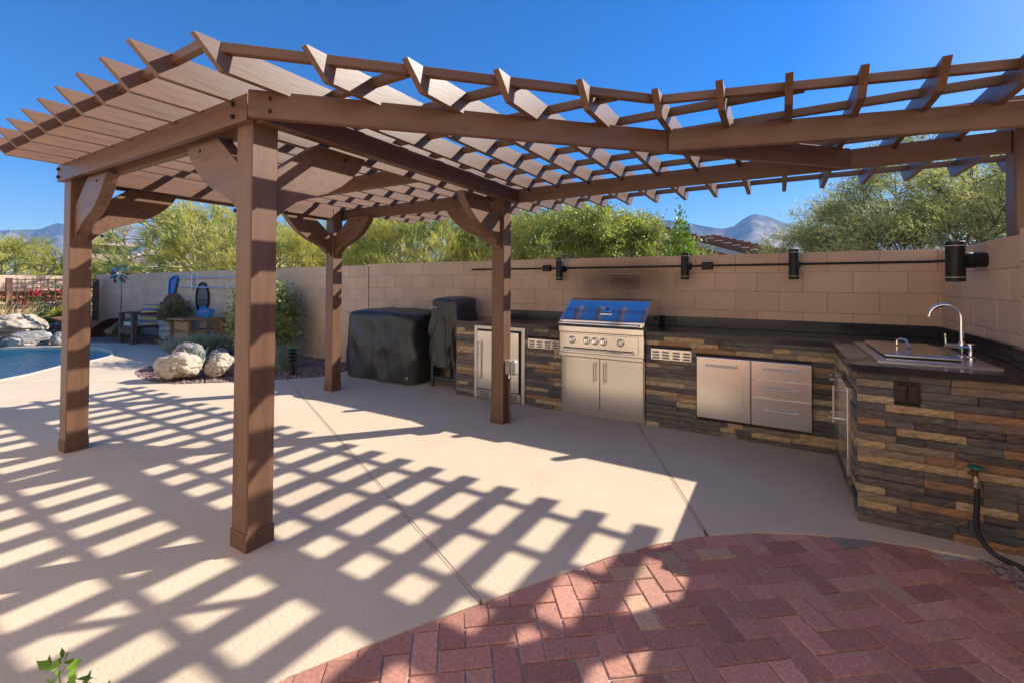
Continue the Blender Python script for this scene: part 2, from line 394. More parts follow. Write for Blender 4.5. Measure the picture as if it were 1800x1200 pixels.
BRICK = M('clay_brick_paver', (.47, .19, .135), rough=.82, var=.30, vscale=60, rand=.22, bump=.6, bscale=95, bdist=.003, col2=(.38, .15, .115), c2scale=4)
def brick_mat():
    N, L, b = nodes(BRICK)
    oi = N.new('ShaderNodeObjectInfo'); cr = N.new('ShaderNodeValToRGB'); cr.color_ramp.interpolation = 'CONSTANT'
    e = cr.color_ramp.elements; e[0].position = 0; e[0].color = (.53, .255, .185, 1); e[1].position = .42; e[1].color = (.46, .21, .155, 1)
    for p, c in ((.75, (.57, .30, .215, 1)), (.912, (.56, .36, .22, 1)), (.935, (.30, .26, .235, 1)), (.950, (.50, .24, .175, 1))):
        q = e.new(p); q.color = c
    mth = N.new('ShaderNodeMath'); mth.operation = 'MULTIPLY'; mth.inputs[1].default_value = 7.31
    fr = N.new('ShaderNodeMath'); fr.operation = 'FRACT'
    L.new(oi.outputs['Random'], mth.inputs[0]); L.new(mth.outputs[0], fr.inputs[0]); L.new(fr.outputs[0], cr.inputs[0])
    mx = N.new('ShaderNodeMix'); mx.data_type = 'RGBA'; mx.inputs[0].default_value = .85
    src = b.inputs['Base Color'].links[0].from_socket
    # feed the ramp before the value variation
    hsn = src.node; old = hsn.inputs['Color'].links[0].from_socket
    L.new(old, mx.inputs[6]); L.new(cr.outputs[0], mx.inputs[7])
    g = N.new('ShaderNodeNewGeometry')
    # pale efflorescence specks
    sp = N.new('ShaderNodeTexNoise'); sp.inputs['Scale'].default_value = 55; sp.inputs['Detail'].default_value = 4; L.new(g.outputs['Position'], sp.inputs['Vector'])
    r = N.new('ShaderNodeMapRange'); r.inputs[1].default_value = .68; r.inputs[2].default_value = .76; r.inputs[4].default_value = .5; L.new(sp.outputs[0], r.inputs[0])
    m2 = N.new('ShaderNodeMix'); m2.data_type = 'RGBA'; L.new(r.outputs[0], m2.inputs[0]); L.new(mx.outputs[2], m2.inputs[6]); m2.inputs[7].default_value = (.5, .42, .38, 1)
    L.new(m2.outputs[2], hsn.inputs['Color'])
brick_mat()
SOLD0, SOLD1 = Vector((.67, 3.245)), Vector((1.45, 1.437))
def build_bricks():
    root = thing('brick_paving', None, None); root['kind'] = 'structure'
    a = .1015; ang = R(38.3); u = Vector((math.cos(ang), math.sin(ang))); v = Vector((-u.y, u.x)); O = Vector((-.378, 2.209))
    hull = ARC
    sd = (SOLD1-SOLD0).normalized()
    lines = [(hull[i+1], hull[i]) for i in range(len(hull)-1)]
    lines.append(((SOLD1.x, SOLD1.y), (SOLD0.x, SOLD0.y)))
    rnd = random.Random(5)
    full = {}
    for w, h in ((2, 1), (1, 2)):
        vs, fs = bev(0, 0, -.03, w*a-.0075, h*a-.0075, .06, .0028); me = bpy.data.meshes.new('brick'); me.from_pydata(vs, [], fs); me.update(); me.materials.append(BRICK); full[(w, h)] = me
    n = 0
    far = MB()
    for i in range(-60, 24):
        for j in range(-60, 40):
            k = (i-j) % 4
            if k == 0: w, h, jj = 2, 1, j
            elif k == 2: w, h, jj = 1, 2, j-1
            else: continue
            P = [O+u*(i+dx)*a+v*(jj+dy)*a for dx, dy in ((0, 0), (w, 0), (w, h), (0, h))]
            poly = [(p.x, p.y) for p in P]; c = sum(P, Vector((0, 0)))/4
            if c.y < -1.95 or c.x > 1.5 or c.x < -1.7 or c.y > 3.4: continue
            q = poly
            for la, lb in lines:
                q = clip(q, la, lb)
                if len(q) < 3: break
            if len(q) < 3 or area(q) < .0009: continue
            if c.y < .62:
                cx = sum(p[0] for p in q)/len(q); cy = sum(p[1] for p in q)/len(q)
                far.prism([(cx+(x-cx)*.96, cy+(y-cy)*.96) for x, y in q], -.06, -.004); continue
            if area(q) > area(poly)*.999:
                o = bpy.data.objects.new('brick', full[(w, h)]); COL.objects.link(o); o.parent = root
                o.location = (c.x, c.y, rnd.uniform(-.006, -.002)); o.rotation_euler = (rnd.gauss(0, .006), rnd.gauss(0, .006), ang+rnd.gauss(0, .006))
            else:
                cx = sum(p[0] for p in q)/len(q); cy = sum(p[1] for p in q)/len(q)
                s = [(cx+(x-cx)*.965, cy+(y-cy)*.965) for x, y in q]
                mb = MB(); mb.prism([(x-cx, y-cy) for x, y in s], -.06, 0); me = mb.mesh('brick'); me.materials.append(BRICK)
                o = bpy.data.objects.new('brick', me); COL.objects.link(o); o.parent = root; o.location = (cx, cy, rnd.uniform(-.006, -.002))
            n += 1
    tag(far.build('far_bricks', BRICK, root), kind='stuff')
    # border course laid end-on along the right edge
    nn = Vector((-sd.y, sd.x)); nn = nn if nn.x > 0 else -nn
    L = (SOLD1-SOLD0).length; cnt = int(L/a)+3
    for k in range(0, cnt):
        c = SOLD0+sd*(k+.55)*a+nn*(a+.004)
        if c.y > 3.19: continue
        o = bpy.data.objects.new('brick', full[(2, 1)]); COL.objects.link(o); o.parent = root
        o.location = (c.x, c.y, rnd.uniform(-.006, -.001)); o.rotation_euler = (0, 0, math.atan2(nn.y, nn.x)+rnd.gauss(0, .01))
    sand = M('joint_sand', (.50, .44, .38), rough=.95, var=.3, vscale=30, bump=.4, bscale=120)
    pts = [(x, y) for x, y in ARC] + [(1.19, 3.25), (1.45, 3.2), (1.45, -1.99), (-1.62, -1.99)]; pts = pts[1:]
    mb = MB(); mb.prism(pts[::-1], -.062, -.0115); mb.build('joint_bedding', sand, root)
    return n
NB = build_bricks()

def pebbles(name, label, pts, sizes, mat, seed=1):
    """many small stones in one mesh"""
    rs = np.random.RandomState(seed); n = len(pts); pts = np.asarray(pts, np.float32)
    base = np.array([(1,0,0),(0,1,0),(-1,0,0),(0,-1,0),(0,0,1),(0,0,-1)], np.float32)
    tri = np.array([(0,1,4),(1,2,4),(2,3,4),(3,0,4),(1,0,5),(2,1,5),(3,2,5),(0,3,5)])
    s = np.asarray(sizes, np.float32).reshape(-1, 1, 1)
    v = base[None]*(s*rs.uniform(.6, 1.25, (n, 6, 1))); v[:, :, 2] *= .62
    th = rs.uniform(0, 6.28, n); c, sn = np.cos(th), np.sin(th)
    x = v[:, :, 0]*c[:, None]-v[:, :, 1]*sn[:, None]; y = v[:, :, 0]*sn[:, None]+v[:, :, 1]*c[:, None]
    v = np.stack([x, y, v[:, :, 2]], 2)+pts[:, None]
    o = npbuild(name, v[:, tri].reshape(-1, 3), 3, mat)
    tag(o, label, name.split('_')[-1], kind='stuff'); return o

def inpoly(p, poly):
    x, y = p; c = False; n = len(poly)
    for i in range(n):
        x0, y0 = poly[i]; x1, y1 = poly[(i+1) % n]
        if (y0 > y) != (y1 > y) and x < (x1-x0)*(y-y0)/(y1-y0)+x0: c = not c
    return c
def build_gravel():
    bed = ISLAND + [(-14.9, 2.3), (-15.2, 1.2), (-18.3, 1.2), (-18.3, 5.39)]
    mb = MB(); mb.prism(bed[::-1], -.0345, -.012); struct(mb.build('planting_bed', BED))
    rnd = random.Random(3); pts = []; sz = []
    while len(pts) < 15000:
        x = rnd.uniform(-15, -5.9) if rnd.random() < .85 else rnd.uniform(-18.2, -14); y = rnd.uniform(1.3, 5.38)
        if rnd.random() > min(1, 8.5/abs(x)): continue
        if inpoly((x, y), bed): pts.append((x, y, -.008+rnd.uniform(0, .012))); sz.append(rnd.uniform(.012, .03))
    pebbles('bed_gravel', 'purple brown gravel spread over the planting bed below the block wall', pts, sz, GRAVEL, 2)
    pts = []; sz = []
    poly = [(.84, 3.22), (.99, 2.92), (1.15, 2.55), (1.45, 1.85), (1.45, 3.4), (1.2, 3.4), (1.2, 3.29)]
    while len(pts) < 900:
        x = rnd.uniform(.8, 1.45); y = rnd.uniform(1.85, 3.4)
        if inpoly((x, y), poly): pts.append((x, y, -.012+rnd.uniform(0, .018))); sz.append(rnd.uniform(.012, .03))
    pebbles('drain_pebbles', 'grey pink pebbles in the corner between brick paving and stone island end', pts, sz, M('drain_pebble', (.30, .23, .2), rough=.75, var=.5, vscale=25), 4)
build_gravel()
# ------------------------------------------------------------------ pergola
TIMBER = {}
def timber(name, a, b, w, z0, z1, parent, mat=None, bvl=.004, key=None):
    """straight member from plan point a to b (outer-face line given by centre line), width w, between heights"""
    a = Vector(a); b = Vector(b); L = (b-a).length; k = (round(L, 3), round(w, 3), round(z1-z0, 3))
    me = TIMBER.get(k)
    if me is None:
        vs, fs = bev(0, 0, 0, L, w, z1-z0, bvl); me = bpy.data.meshes.new(name); me.from_pydata(vs, [], fs); me.update(); me.materials.append(mat or WOOD); TIMBER[k] = me
    o = bpy.data.objects.new(name, me); COL.objects.link(o); o.parent = parent
    c = (a+b)/2; o.location = (c.x, c.y, (z0+z1)/2); o.rotation_euler = (0, 0, math.atan2(b.y-a.y, b.x-a.x))
    WL[o.name] = (c.x, c.y, (z0+z1)/2)
    return o

def build_pergola():
    root = thing('pergola', 'large brown stained wooden pergola with slatted roof standing on the concrete patio', 'pergola', (0, 0, 0))
    PS = .145
    posts = {'F': (-2.4475, 1.3825), 'L': (-5.1025, 1.3725), 'M': (-5.0625, 3.8875), 'R': (-2.4525, 3.9025)}
    zt = 2.38
    def post(cx, cy, z0, z1, trim=True, size=PS):
        L = z1-z0; me = bpy.data.meshes.new('post')
        vs, fs = bev(0, 0, 0, L, size, size, .006); me.from_pydata(vs, [], fs); me.update(); me.materials.append(WOOD)
        o = bpy.data.objects.new('post', me); COL.objects.link(o); o.parent = root; o.location = (cx, cy, (z0+z1)/2); o.rotation_euler = (0, -math.pi/2, 0)
        if trim:
            h = .095; t = .0035; s = size/2
            mb = MB()
            for sx0, sx1, sy0, sy1 in ((-s-t, s+t, -s-t, -s-.001), (-s-t, s+t, s+.001, s+t), (-s-t, -s-.001, -s-.001, s+.001), (s+.001, s+t, -s-.001, s+.001)):
                mb.box(cx+sx0, cx+sx1, cy+sy0, cy+sy1, z0+.001, z0+h)
            mb2 = MB()
            for fx, fy in ((1, 0), (0, -1)):
                for q in (-.055, -.02, .02, .055):
                    for zz in (h*.78,):
                        px, py = cx+fx*(s+t)+(q if fy else 0), cy+fy*(s+t)+(q if fx else 0)
                        mb2.lathe([(.0035, -.002), (.0035, .0025)], (px, py, z0+zz), 8, 'x' if fx else 'y')
            t1 = mb.build('base_trim', WOOD, root); mb2.build('trim_nail', BOLT, root)
        return o
    for k, (cx, cy) in posts.items():
        post(cx, cy, 0.0, zt-.002)
    post(1.325, 4.022, 1.7205, zt-.002, trim=False, size=.14)
    post(1.74, 3.62, -.035, zt-.002, trim=True)
    zb, zh = 2.24, 2.378
    B = lambda a, b, w, z0=zb, z1=zh: timber('beam', a, b, w, z0, z1, root)
    t = .044
    B((-5.22, 1.2875), (-2.35, 1.2875), t)                       # front outer
    B((-5.03, 1.425), (-2.52, 1.425), t, zb, zh-.001)            # front inner
    B((-2.342, 1.322), (-2.342, 3.968), .074, zb+.001, zh-.002)  # right side outer
    B((-2.545, 1.452), (-2.545, 3.832), .040, zb, zh-.003)       # right side inner
    B((-5.197, 1.32), (-5.197, 3.965), t, zb+.001, zh-.002)      # left side outer
    B((-5.01, 1.45), (-5.01, 3.815), .040, zb, zh-.003)
    B((-5.28, 3.998), (1.252, 3.998), t, zb, zh)                 # back
    B((-4.985, 2.775), (-2.57, 2.775), t, zb+.002, zh-.004)      # mid
    s2 = math.sqrt(.5); off = t/2
    d0 = Vector((-2.30, 1.245)); d1 = Vector((.455, 3.97)); n = Vector((-s2, s2))*off
    dd = (d1-d0).normalized()
    B(d0+n, d1+n-dd*.02, t, zb, zh+.002)                         # diagonal
    e0 = Vector((-.585, 2.91)); an = R(15.2); e = Vector((math.cos(an), math.sin(an))); ne = Vector((-e.y, e.x))*off
    B(e0+ne-e*.008, e0+e*2.5+ne, t, zb+.002, zh+.003)            # right front
    # rafters
    def ytip(x):
        if x <= -2.36: return .82
        if x <= -.585: return 1.245+(x+2.30)*.989-.43
        return 2.91+math.tan(an)*(x+.585)-.42
    zr0, zr1 = 2.360, 2.486
    cache = {}
    for k in range(-16, 6):
        x = .05+.318*k; y0 = ytip(x); y1 = 5.47; L = round(y1-y0, 3)
        me = cache.get(L)
        if me is None:
            mb = MB(); h = (zr1-zr0)/2; c = .12
            prof = [(-L/2, h), (-L/2+.012, h-.012), (-L/2+c, -h), (L/2-c, -h), (L/2-.012, h-.012), (L/2, h)]
            prof = [(-L/2, h-.004), (-L/2+c-.003, -h+.003), (-L/2+c+.004, -h), (L/2-c-.004, -h), (L/2-c+.003, -h+.003), (L/2, h-.004), (L/2-.004, h), (-L/2+.004, h)]
            mb.extr(prof[::-1], lambda p, q, r: (p, r, q), -.018, .018)
            me = mb.mesh('rafter'); me.materials.append(WOOD)
            bm = bmesh.new(); bm.from_mesh(me); bmesh.ops.recalc_face_normals(bm, faces=bm.faces[:]); bm.to_mesh(me); bm.free(); cache[L] = me
        o = bpy.data.objects.new('rafter', me); COL.objects.link(o); o.parent = root
        o.location = (x, (y0+y1)/2, (zr0+zr1)/2); o.rotation_euler = (0, 0, math.pi/2)
    # purlins on top
    zp0, zp1 = zr1-.044, zr1+.002
    P = lambda a, b: timber('purlin', a, b, .038, zp0, zp1, root, bvl=.003)
    yy = 5.27
    while yy > 1.3:
        if yy < 2.58: xe = yy-3.235
        else: xe = min(1.665, -.605+(yy-2.66)/math.tan(an)) if yy < 3.3 else 1.665
        P((-5.19, yy), (xe, yy)); yy -= .402
    P((-5.19, 1.0), (-2.19, 1.0))
    P((-2.20, 1.03), (-.61, 2.61)); P((-.605, 2.63), (1.665, 2.63+2.27*math.tan(an)))
    # curved braces
    prof = [(0, 1.74), (.05, 1.80), (.14, 1.87), (.24, 1.912), (.34, 1.952), (.44, 2.01), (.53, 2.085), (.60, 2.165), (.64, 2.239), (.27, 2.239), (0, 2.02)]
    def brace(key, dx, dy):
        cx, cy = posts[key]; s = PS/2-.004
        mb = MB(); ww = .042
        mb.extr(prof, (lambda r, z, w: (cx+dx*(s+r), cy+w, z)) if dx else (lambda r, z, w: (cx+w, cy+dy*(s+r), z)), -ww, ww)
        o = mb.build('brace', WOOD, root)
        bm = bmesh.new(); bm.from_mesh(o.data); bmesh.ops.recalc_face_normals(bm, faces=bm.faces[:]); bmesh.ops.bevel(bm, geom=[e for e in bm.edges if e.calc_face_angle(0) > .9], offset=.004, segments=1, affect='EDGES'); bm.to_mesh(o.data); bm.free()
        for r, z in ((.075, 1.80), (.47, 2.19)):
            m2 = MB()
            for sg in (-1,):
                if dx: m2.lathe([(.012, -.004), (.012, .006)], (cx+dx*(s+r), cy-ww, z), 6, 'y')
                else: m2.lathe([(.012, -.004), (.012, .006)], (cx+ww, cy+dy*(s+r), z), 6, 'x')
            m2.build('bolt', BOLT, root)
    for key, ds in (('F', ((-1, 0), (0, 1))), ('L', ((1, 0), (0, 1))), ('M', ((1, 0), (0, -1))), ('R', ((-1, 0), (0, -1)))):
        for dx, dy in ds: brace(key, dx, dy)
    # bolts at beam ends
    for x, y, ax in ((-2.47, 1.2625, 'y'), (-5.17, 1.2625, 'y')):
        for z in (2.275, 2.34):
            MB().lathe([(.013, -.012), (.013, .004), (.007, .004), (.006, .012)], (x, y, z), 6, ax).build('bolt', BOLT, root)
    pb = d0+dd*.10
    for z in (2.275, 2.34):
        MB().lathe([(.012, -.004), (.012, .004)], (pb.x+.0, pb.y-.0, z), 6, 'y').build('bolt', BOLT, root)
    for k in range(-13, 6):
        x = .05+.318*k
        if -2.6 < x < -2.2 or x > 1.1: continue
        MB().lathe([(.013, -.004), (.013, .005)], (x+.004, 3.973, 2.352), 8, 'y').build('bolt', BOLT, root)
    return root
PERG = build_pergola()

def build_post_box():
    g = M('grey_outlet_box', (.30, .26, .22), rough=.5, var=.06)
    t = thing('outlet_box', 'grey weatherproof outlet box on conduit fixed to the pergola post beside the fridge', 'outlet', (-2.34, 3.90, 0))
    mb = MB(); mb.box(-2.378, -2.315, 3.855, 3.945, .50, .635, .006); mb.build('box_body', g, t)
    mb = MB(); mb.box(-2.314, -2.262, 3.850, 3.950, .494, .641, .016); mb.build('box_cover', M('grey_cover', (.36, .34, .32), rough=.35, var=.04), t, True)
    MB().tube([(-2.347, 3.90, 0), (-2.347, 3.90, .502)], .0115, 10).build('conduit', M('conduit_pipe', (.16, .12, .10), rough=.4, metal=.5), t, True)
    mb = MB(); mb.lathe([(.018, .455), (.018, .475), (.014, .48), (.014, .5)], (-2.347, 3.90, 0), 12); mb.build('conduit_fitting', POLISH, t, True)
build_post_box()

# ------------------------------------------------------------------ block walls
BLOCK = M('painted_block', (.71, .515, .36), rough=.88, var=.10, vscale=2.2, rand=.06, bump=.6, bscale=75, bdist=.004, space='World', stretch=(1, 1, .55))
def soot():
    N, L, b = nodes(BLOCK)
    hsn = b.inputs['Base Color'].links[0].from_socket.node
    old = hsn.inputs['Color'].links[0].from_socket
    g = N.new('ShaderNodeNewGeometry'); mp = N.new('ShaderNodeMapping'); mp.inputs['Location'].default_value = (1.62/.8, 0, -1.46/.27); mp.inputs['Scale'].default_value = (1/.8, 0, 1/.27)
    L.new(g.outputs['Position'], mp.inputs[0])
    ln = N.new('ShaderNodeVectorMath'); ln.operation = 'LENGTH'; L.new(mp.outputs[0], ln.inputs[0])
    nz = N.new('ShaderNodeTexNoise'); nz.inputs['Scale'].default_value = 4; L.new(g.outputs['Position'], nz.inputs['Vector'])
    ad = N.new('ShaderNodeMath'); ad.operation = 'MULTIPLY_ADD'; L.new(nz.outputs[0], ad.inputs[0]); ad.inputs[1].default_value = .5; L.new(ln.outputs['Value'], ad.inputs[2])
    r = N.new('ShaderNodeMapRange'); r.inputs[1].default_value = .35; r.inputs[2].default_value = 1.4; r.inputs[3].default_value = .88; r.inputs[4].default_value = 0; L.new(ad.outputs[0], r.inputs[0])
    mx = N.new('ShaderNodeMix'); mx.data_type = 'RGBA'; L.new(r.outputs[0], mx.inputs[0]); L.new(old, mx.inputs[6]); mx.inputs[7].default_value = (.05, .03, .022, 1)
    L.new(mx.outputs[2], hsn.inputs['Color'])
soot()
MORTAR = M('wall_mortar', (.53, .38, .265), rough=.9, var=.1, vscale=8, bump=.3, bscale=80)
BH = .2035
def block_wall(name, label, x0, x1, y, th, ztop, axis='x', loc=(0, 0, 0), tilt=0, skip=None, blk=.407, near=None, zmin=-.03):
    """running-bond wall; axis 'x' -> runs along x at front face y; axis 'y' -> runs along y with inner face x=y"""
    t = thing(name, label, 'wall', loc)
    if tilt: t.rotation_euler = (0, tilt, 0)
    cache = {}
    def blockmesh(w):
        w = round(w, 3)
        if w not in cache:
            vs, fs = bev(0, 0, 0, w-.006, th, BH-.005, .003) if axis == 'x' else bev(0, 0, 0, th, w-.006, BH-.005, .003)
            me = bpy.data.meshes.new('block'); me.from_pydata(vs, [], fs); me.update(); me.materials.append(BLOCK); cache[w] = me
        return cache[w]
    stuff = MB(); rnd = random.Random(len(label)); row = 0; z1 = ztop
    while z1 > zmin+.05:
        z0 = z1-BH; p = x0-(blk/2 if row % 2 else 0)
        while p < x1-.001:
            q = min(p+blk, x1); a = max(p, x0); w = q-a; p += blk
            if w < .03: continue
            c = (a+q)/2; zc = (z0+z1)/2
            if skip and skip(c, zc): continue
            if near and not near(c):
                cx, cy = (c, y+th/2) if axis == 'x' else (y+th/2, c)
                sx, sy = (w-.008, th) if axis == 'x' else (th, w-.008)
                stuff.box(cx-sx/2, cx+sx/2, cy-sy/2, cy+sy/2, z0+.004, z1-.004); continue
            o = bpy.data.objects.new('block', blockmesh(w)); COL.objects.link(o); o.parent = t
            j = rnd.uniform(-.0015, .0015)
            pos = (c, y+th/2+j, zc) if axis == 'x' else (y+th/2+j, c, zc)
            o.location = tuple(pos[i]-loc[i] for i in range(3))
        z1 = z0; row += 1
    if stuff.v: tag(stuff.build('far_blocks', BLOCK, t), kind='stuff')
    mb = MB(); i = .004
    if axis == 'x': mb.box(x0+.004, x1-.004, y+i, y+th-i, zmin, ztop-.006)
    else: mb.box(y+i, y+th-i, x0+.004, x1-.004, zmin, ztop-.006)
    mb.build('mortar_core', MORTAR, t)
    return t
block_wall('block_wall', 'tan painted block wall behind the outdoor kitchen with soot above the grill', -6.1, 1.44, 5.40, .195, 1.74, skip=lambda x, z: (x > -3.4 and z < .83))
block_wall('block_wall', 'long tan block wall behind the planting bed and garden chairs', -18.4, -6.108, 5.40, .195, 1.722, loc=(-6.1, 5.4, 0), tilt=-R(.44), zmin=-.03)
block_wall('block_wall', 'tan block wall at the sink end of the kitchen with cylinder light', 3.42, 5.396, 1.25, .195, 1.72, axis='y', skip=lambda y, z: z < .8)
block_wall('block_wall', 'tan block side wall continuing past the kitchen end beside the brick paving', -1.9, 3.40, 1.452, .195, 1.72, axis='y')
def pilaster():
    t = thing('wall_pilaster', 'square block pilaster with taller cap ending the wall beside the sink', 'pilaster', (1.345, 3.61, 0))
    z = -.03
    z = 1.75
    k = 0
    while z > .05:
        vs, fs = bev(0, 0, 0, .24, .40, BH-.006, .006); me = bpy.data.meshes.new('block'); me.from_pydata(vs, [], fs); me.update(); me.materials.append(BLOCK)
        o = bpy.data.objects.new('block', me); COL.objects.link(o); o.parent = t; o.location = (0, 0, z-BH/2); z -= BH; k += 1
    MB().box(1.229, 1.461, 3.416, 3.804, -.03, 1.74).build('mortar_core', MORTAR, t)
pilaster()
block_wall('block_wall', 'sunlit low block wall closing the far end of the yard behind the steel trellis', -6.5, 5.2, -18.62, .195, 1.58, axis='y', near=lambda c: c > 1.0)
# ------------------------------------------------------------------ outdoor kitchen
SLATE = M('slate_ledger', (.2, .18, .15), rough=.62, var=.4, vscale=22, bump=.75, bscale=38, bdist=.008, stretch=(1, 1, 2.6))
SLK = 1.35
def slate():
    N, L, b = nodes(SLATE)
    hsn = b.inputs['Base Color'].links[0].from_socket.node
    oi = N.new('ShaderNodeObjectInfo'); cr = N.new('ShaderNodeValToRGB'); cr.color_ramp.interpolation = 'CONSTANT'
    e = cr.color_ramp.elements
    cols = [(0, (.045, .046, .05)), (.15, (.10, .096, .09)), (.27, (.20, .165, .115)), (.37, (.40, .285, .15)), (.49, (.075, .074, .076)), (.61, (.25, .135, .065)), (.69, (.42, .32, .19)), (.78, (.06, .062, .066)), (.90, (.16, .125, .09))]
    cols = [(p, tuple(x*min(SLK, .5/max(c)) for x in c)) for p, c in cols]
    e[0].position = 0; e[0].color = (*cols[0][1], 1); e[1].position = cols[1][0]; e[1].color = (*cols[1][1], 1)
    for p, c in cols[2:]:
        q = e.new(p); q.color = (*c, 1)
    L.new(oi.outputs['Random'], cr.inputs[0])
    g = N.new('ShaderNodeTexCoord'); mp = N.new('ShaderNodeMapping'); mp.inputs['Scale'].default_value = (1, 1, 3); L.new(g.outputs['Object'], mp.inputs[0])
    n = N.new('ShaderNodeTexNoise'); n.inputs['Scale'].default_value = 11; n.inputs['Detail'].default_value = 8; n.inputs['Distortion'].default_value = 2.2; L.new(mp.outputs[0], n.inputs['Vector'])
    r = N.new('ShaderNodeMapRange'); r.inputs[1].default_value = .46; r.inputs[2].default_value = .62; L.new(n.outputs[0], r.inputs[0])
    m2 = N.new('ShaderNodeMath'); m2.operation = 'MULTIPLY'; m2.inputs[1].default_value = 13.7; fr = N.new('ShaderNodeMath'); fr.operation = 'FRACT'
    L.new(oi.outputs['Random'], m2.inputs[0]); L.new(m2.outputs[0], fr.inputs[0])
    c2 = N.new('ShaderNodeValToRGB'); c2.color_ramp.elements[0].color = (.33, .19, .085, 1); c2.color_ramp.elements[1].color = (.13, .125, .12, 1); L.new(fr.outputs[0], c2.inputs[0])
    mx = N.new('ShaderNodeMix'); mx.data_type = 'RGBA'; mu = N.new('ShaderNodeMath'); mu.operation = 'MULTIPLY'; mu.inputs[1].default_value = .5
    L.new(r.outputs[0], mu.inputs[0]); L.new(mu.outputs[0], mx.inputs[0]); L.new(cr.outputs[0], mx.inputs[6]); L.new(c2.outputs[0], mx.inputs[7])
    L.new(mx.outputs[2], hsn.inputs['Color'])
slate()
GRANITE = M('black_granite', (.028, .026, .031), rough=.16, var=.3, vscale=150, spec=.38, col2=(.06, .057, .062), c2scale=210, c2lo=.56, c2hi=.64)
KROOT = thing('kitchen_island', 'L shaped outdoor kitchen counter clad in slate ledger stone with black granite top', 'kitchen', (-1.5, 4.9, 0))
ZT, ZS = .935, .893
def stone_face(fn, u0, u1, z0, z1, holes, seed):
    rnd = random.Random(seed); rows = 20; h = (z1-z0)/rows
    ls = 0
    for r in range(rows):
        a0, a1 = z0+r*h, z0+(r+1)*h; zc = (a0+a1)/2
        segs = [(u0, u1)]
        for hx0, hx1, hz0, hz1 in holes:
            if a1 > hz0+.012 and a0 < hz1-.012:
                ns = []
                for s0, s1 in segs:
                    if hx0 > s0: ns.append((s0, min(s1, hx0)))
                    if hx1 < s1: ns.append((max(s0, hx1), s1))
                segs = [(p, q) for p, q in ns if q-p > .008]
        for s0, s1 in segs:
            p = s0
            while p < s1-.004:
                w = rnd.choice((.13, .18, .24, .30, .37, .44)); q = p+w
                if s1-q < .07: q = s1
                g = .0012; d = rnd.uniform(.002, .021)
                j = lambda: rnd.uniform(-.0035, .0035)
                vs = [(p+g, a0+g, -.012), (q-g, a0+g, -.012), (q-g, a1-g, -.012), (p+g, a1-g, -.012),
                      (p+g, a0+g, d+j()), (q-g, a0+g, d+j()), (q-g, a1-g, d+j()), (p+g, a1-g, d+j()),
                      ((p+q)/2+rnd.uniform(-.02, .02), (a0+a1)/2+rnd.uniform(-.008, .008), d+abs(j()))]
                fs = [(4, 5, 8), (5, 6, 8), (6, 7, 8), (7, 4, 8), (0, 1, 5, 4), (1, 2, 6, 5), (2, 3, 7, 6), (3, 0, 4, 7)]
                c = fn((p+q)/2, zc, 0); P = [fn(*v) for v in vs]
                me = bpy.data.meshes.new('ledger_stone'); me.from_pydata([tuple(P[i][k]-c[k] for k in range(3)) for i in range(9)], [], fs); me.update(); me.materials.append(SLATE)
                o = bpy.data.objects.new('ledger_stone', me); COL.objects.link(o); o.parent = KROOT
                o.location = tuple(c[k]-WL[KROOT.name][k] for k in range(3)); p = q
def build_kitchen():
    mb = MB(); i = .012
    mb.prism([(-3.55, 4.60+i), (.41+i, 4.60+i), (.41+i, 3.40+i), (1.24, 3.40+i), (1.24, 5.39), (-3.55, 5.39)], .0, ZS)
    mb.build('core', M('mortar_dark', (.05, .045, .04), rough=.9, var=.2), KROOT)
    X = lambda u, z, d: (u, 4.60-d, z)
    stone_face(X, -3.56, .41, .0, ZS, [(-3.272, -2.548, -1, 2), (-2.505, -2.112, .67, .777), (-2.088, -1.158, -1, 2), (-1.104, -.722, .664, .772), (-.676, .242, .162, .737)], 11)
    stone_face(lambda u, z, d: (.41-d, 4.60-u, z), .012, 1.20, .0, ZS, [(.205, 1.025, .18, .76)], 12)
    stone_face(lambda u, z, d: (.41+u, 3.40-d, z), -.008, .82, .0, ZS, [(.165, .277, .735, .855)], 13)
    stone_face(lambda u, z, d: (-3.56-d, 5.39-u, z), 0, .78, 0, ZS, [(0, .78, 0, .88)] if False else [(0, .45, -1, 2)], 14)
    top = [(-3.60, 4.568), (.376, 4.568), (.376, 3.362), (1.247, 3.362), (1.247, 5.397), (-3.60, 5.397)]
    o = MB().prism(top, ZS+.001, ZT).build('countertop', GRANITE, KROOT)
    bm = bmesh.new(); bm.from_mesh(o.data); bmesh.ops.bevel(bm, geom=bm.edges[:], offset=.003, segments=2, affect='EDGES'); bm.to_mesh(o.data); bm.free()
    MB().box(-3.45, 1.222, 5.372, 5.396, ZT+.001, 1.045, .002).build('backsplash', GRANITE, KROOT)
    MB().box(1.2225, 1.2475, 3.812, 5.370, ZT+.001, 1.045, .002).build('backsplash', GRANITE, KROOT)
    MB().box(1.188, 1.2215, 3.40, 3.806, ZT+.001, 1.045, .002).build('backsplash', GRANITE, KROOT)
build_kitchen()

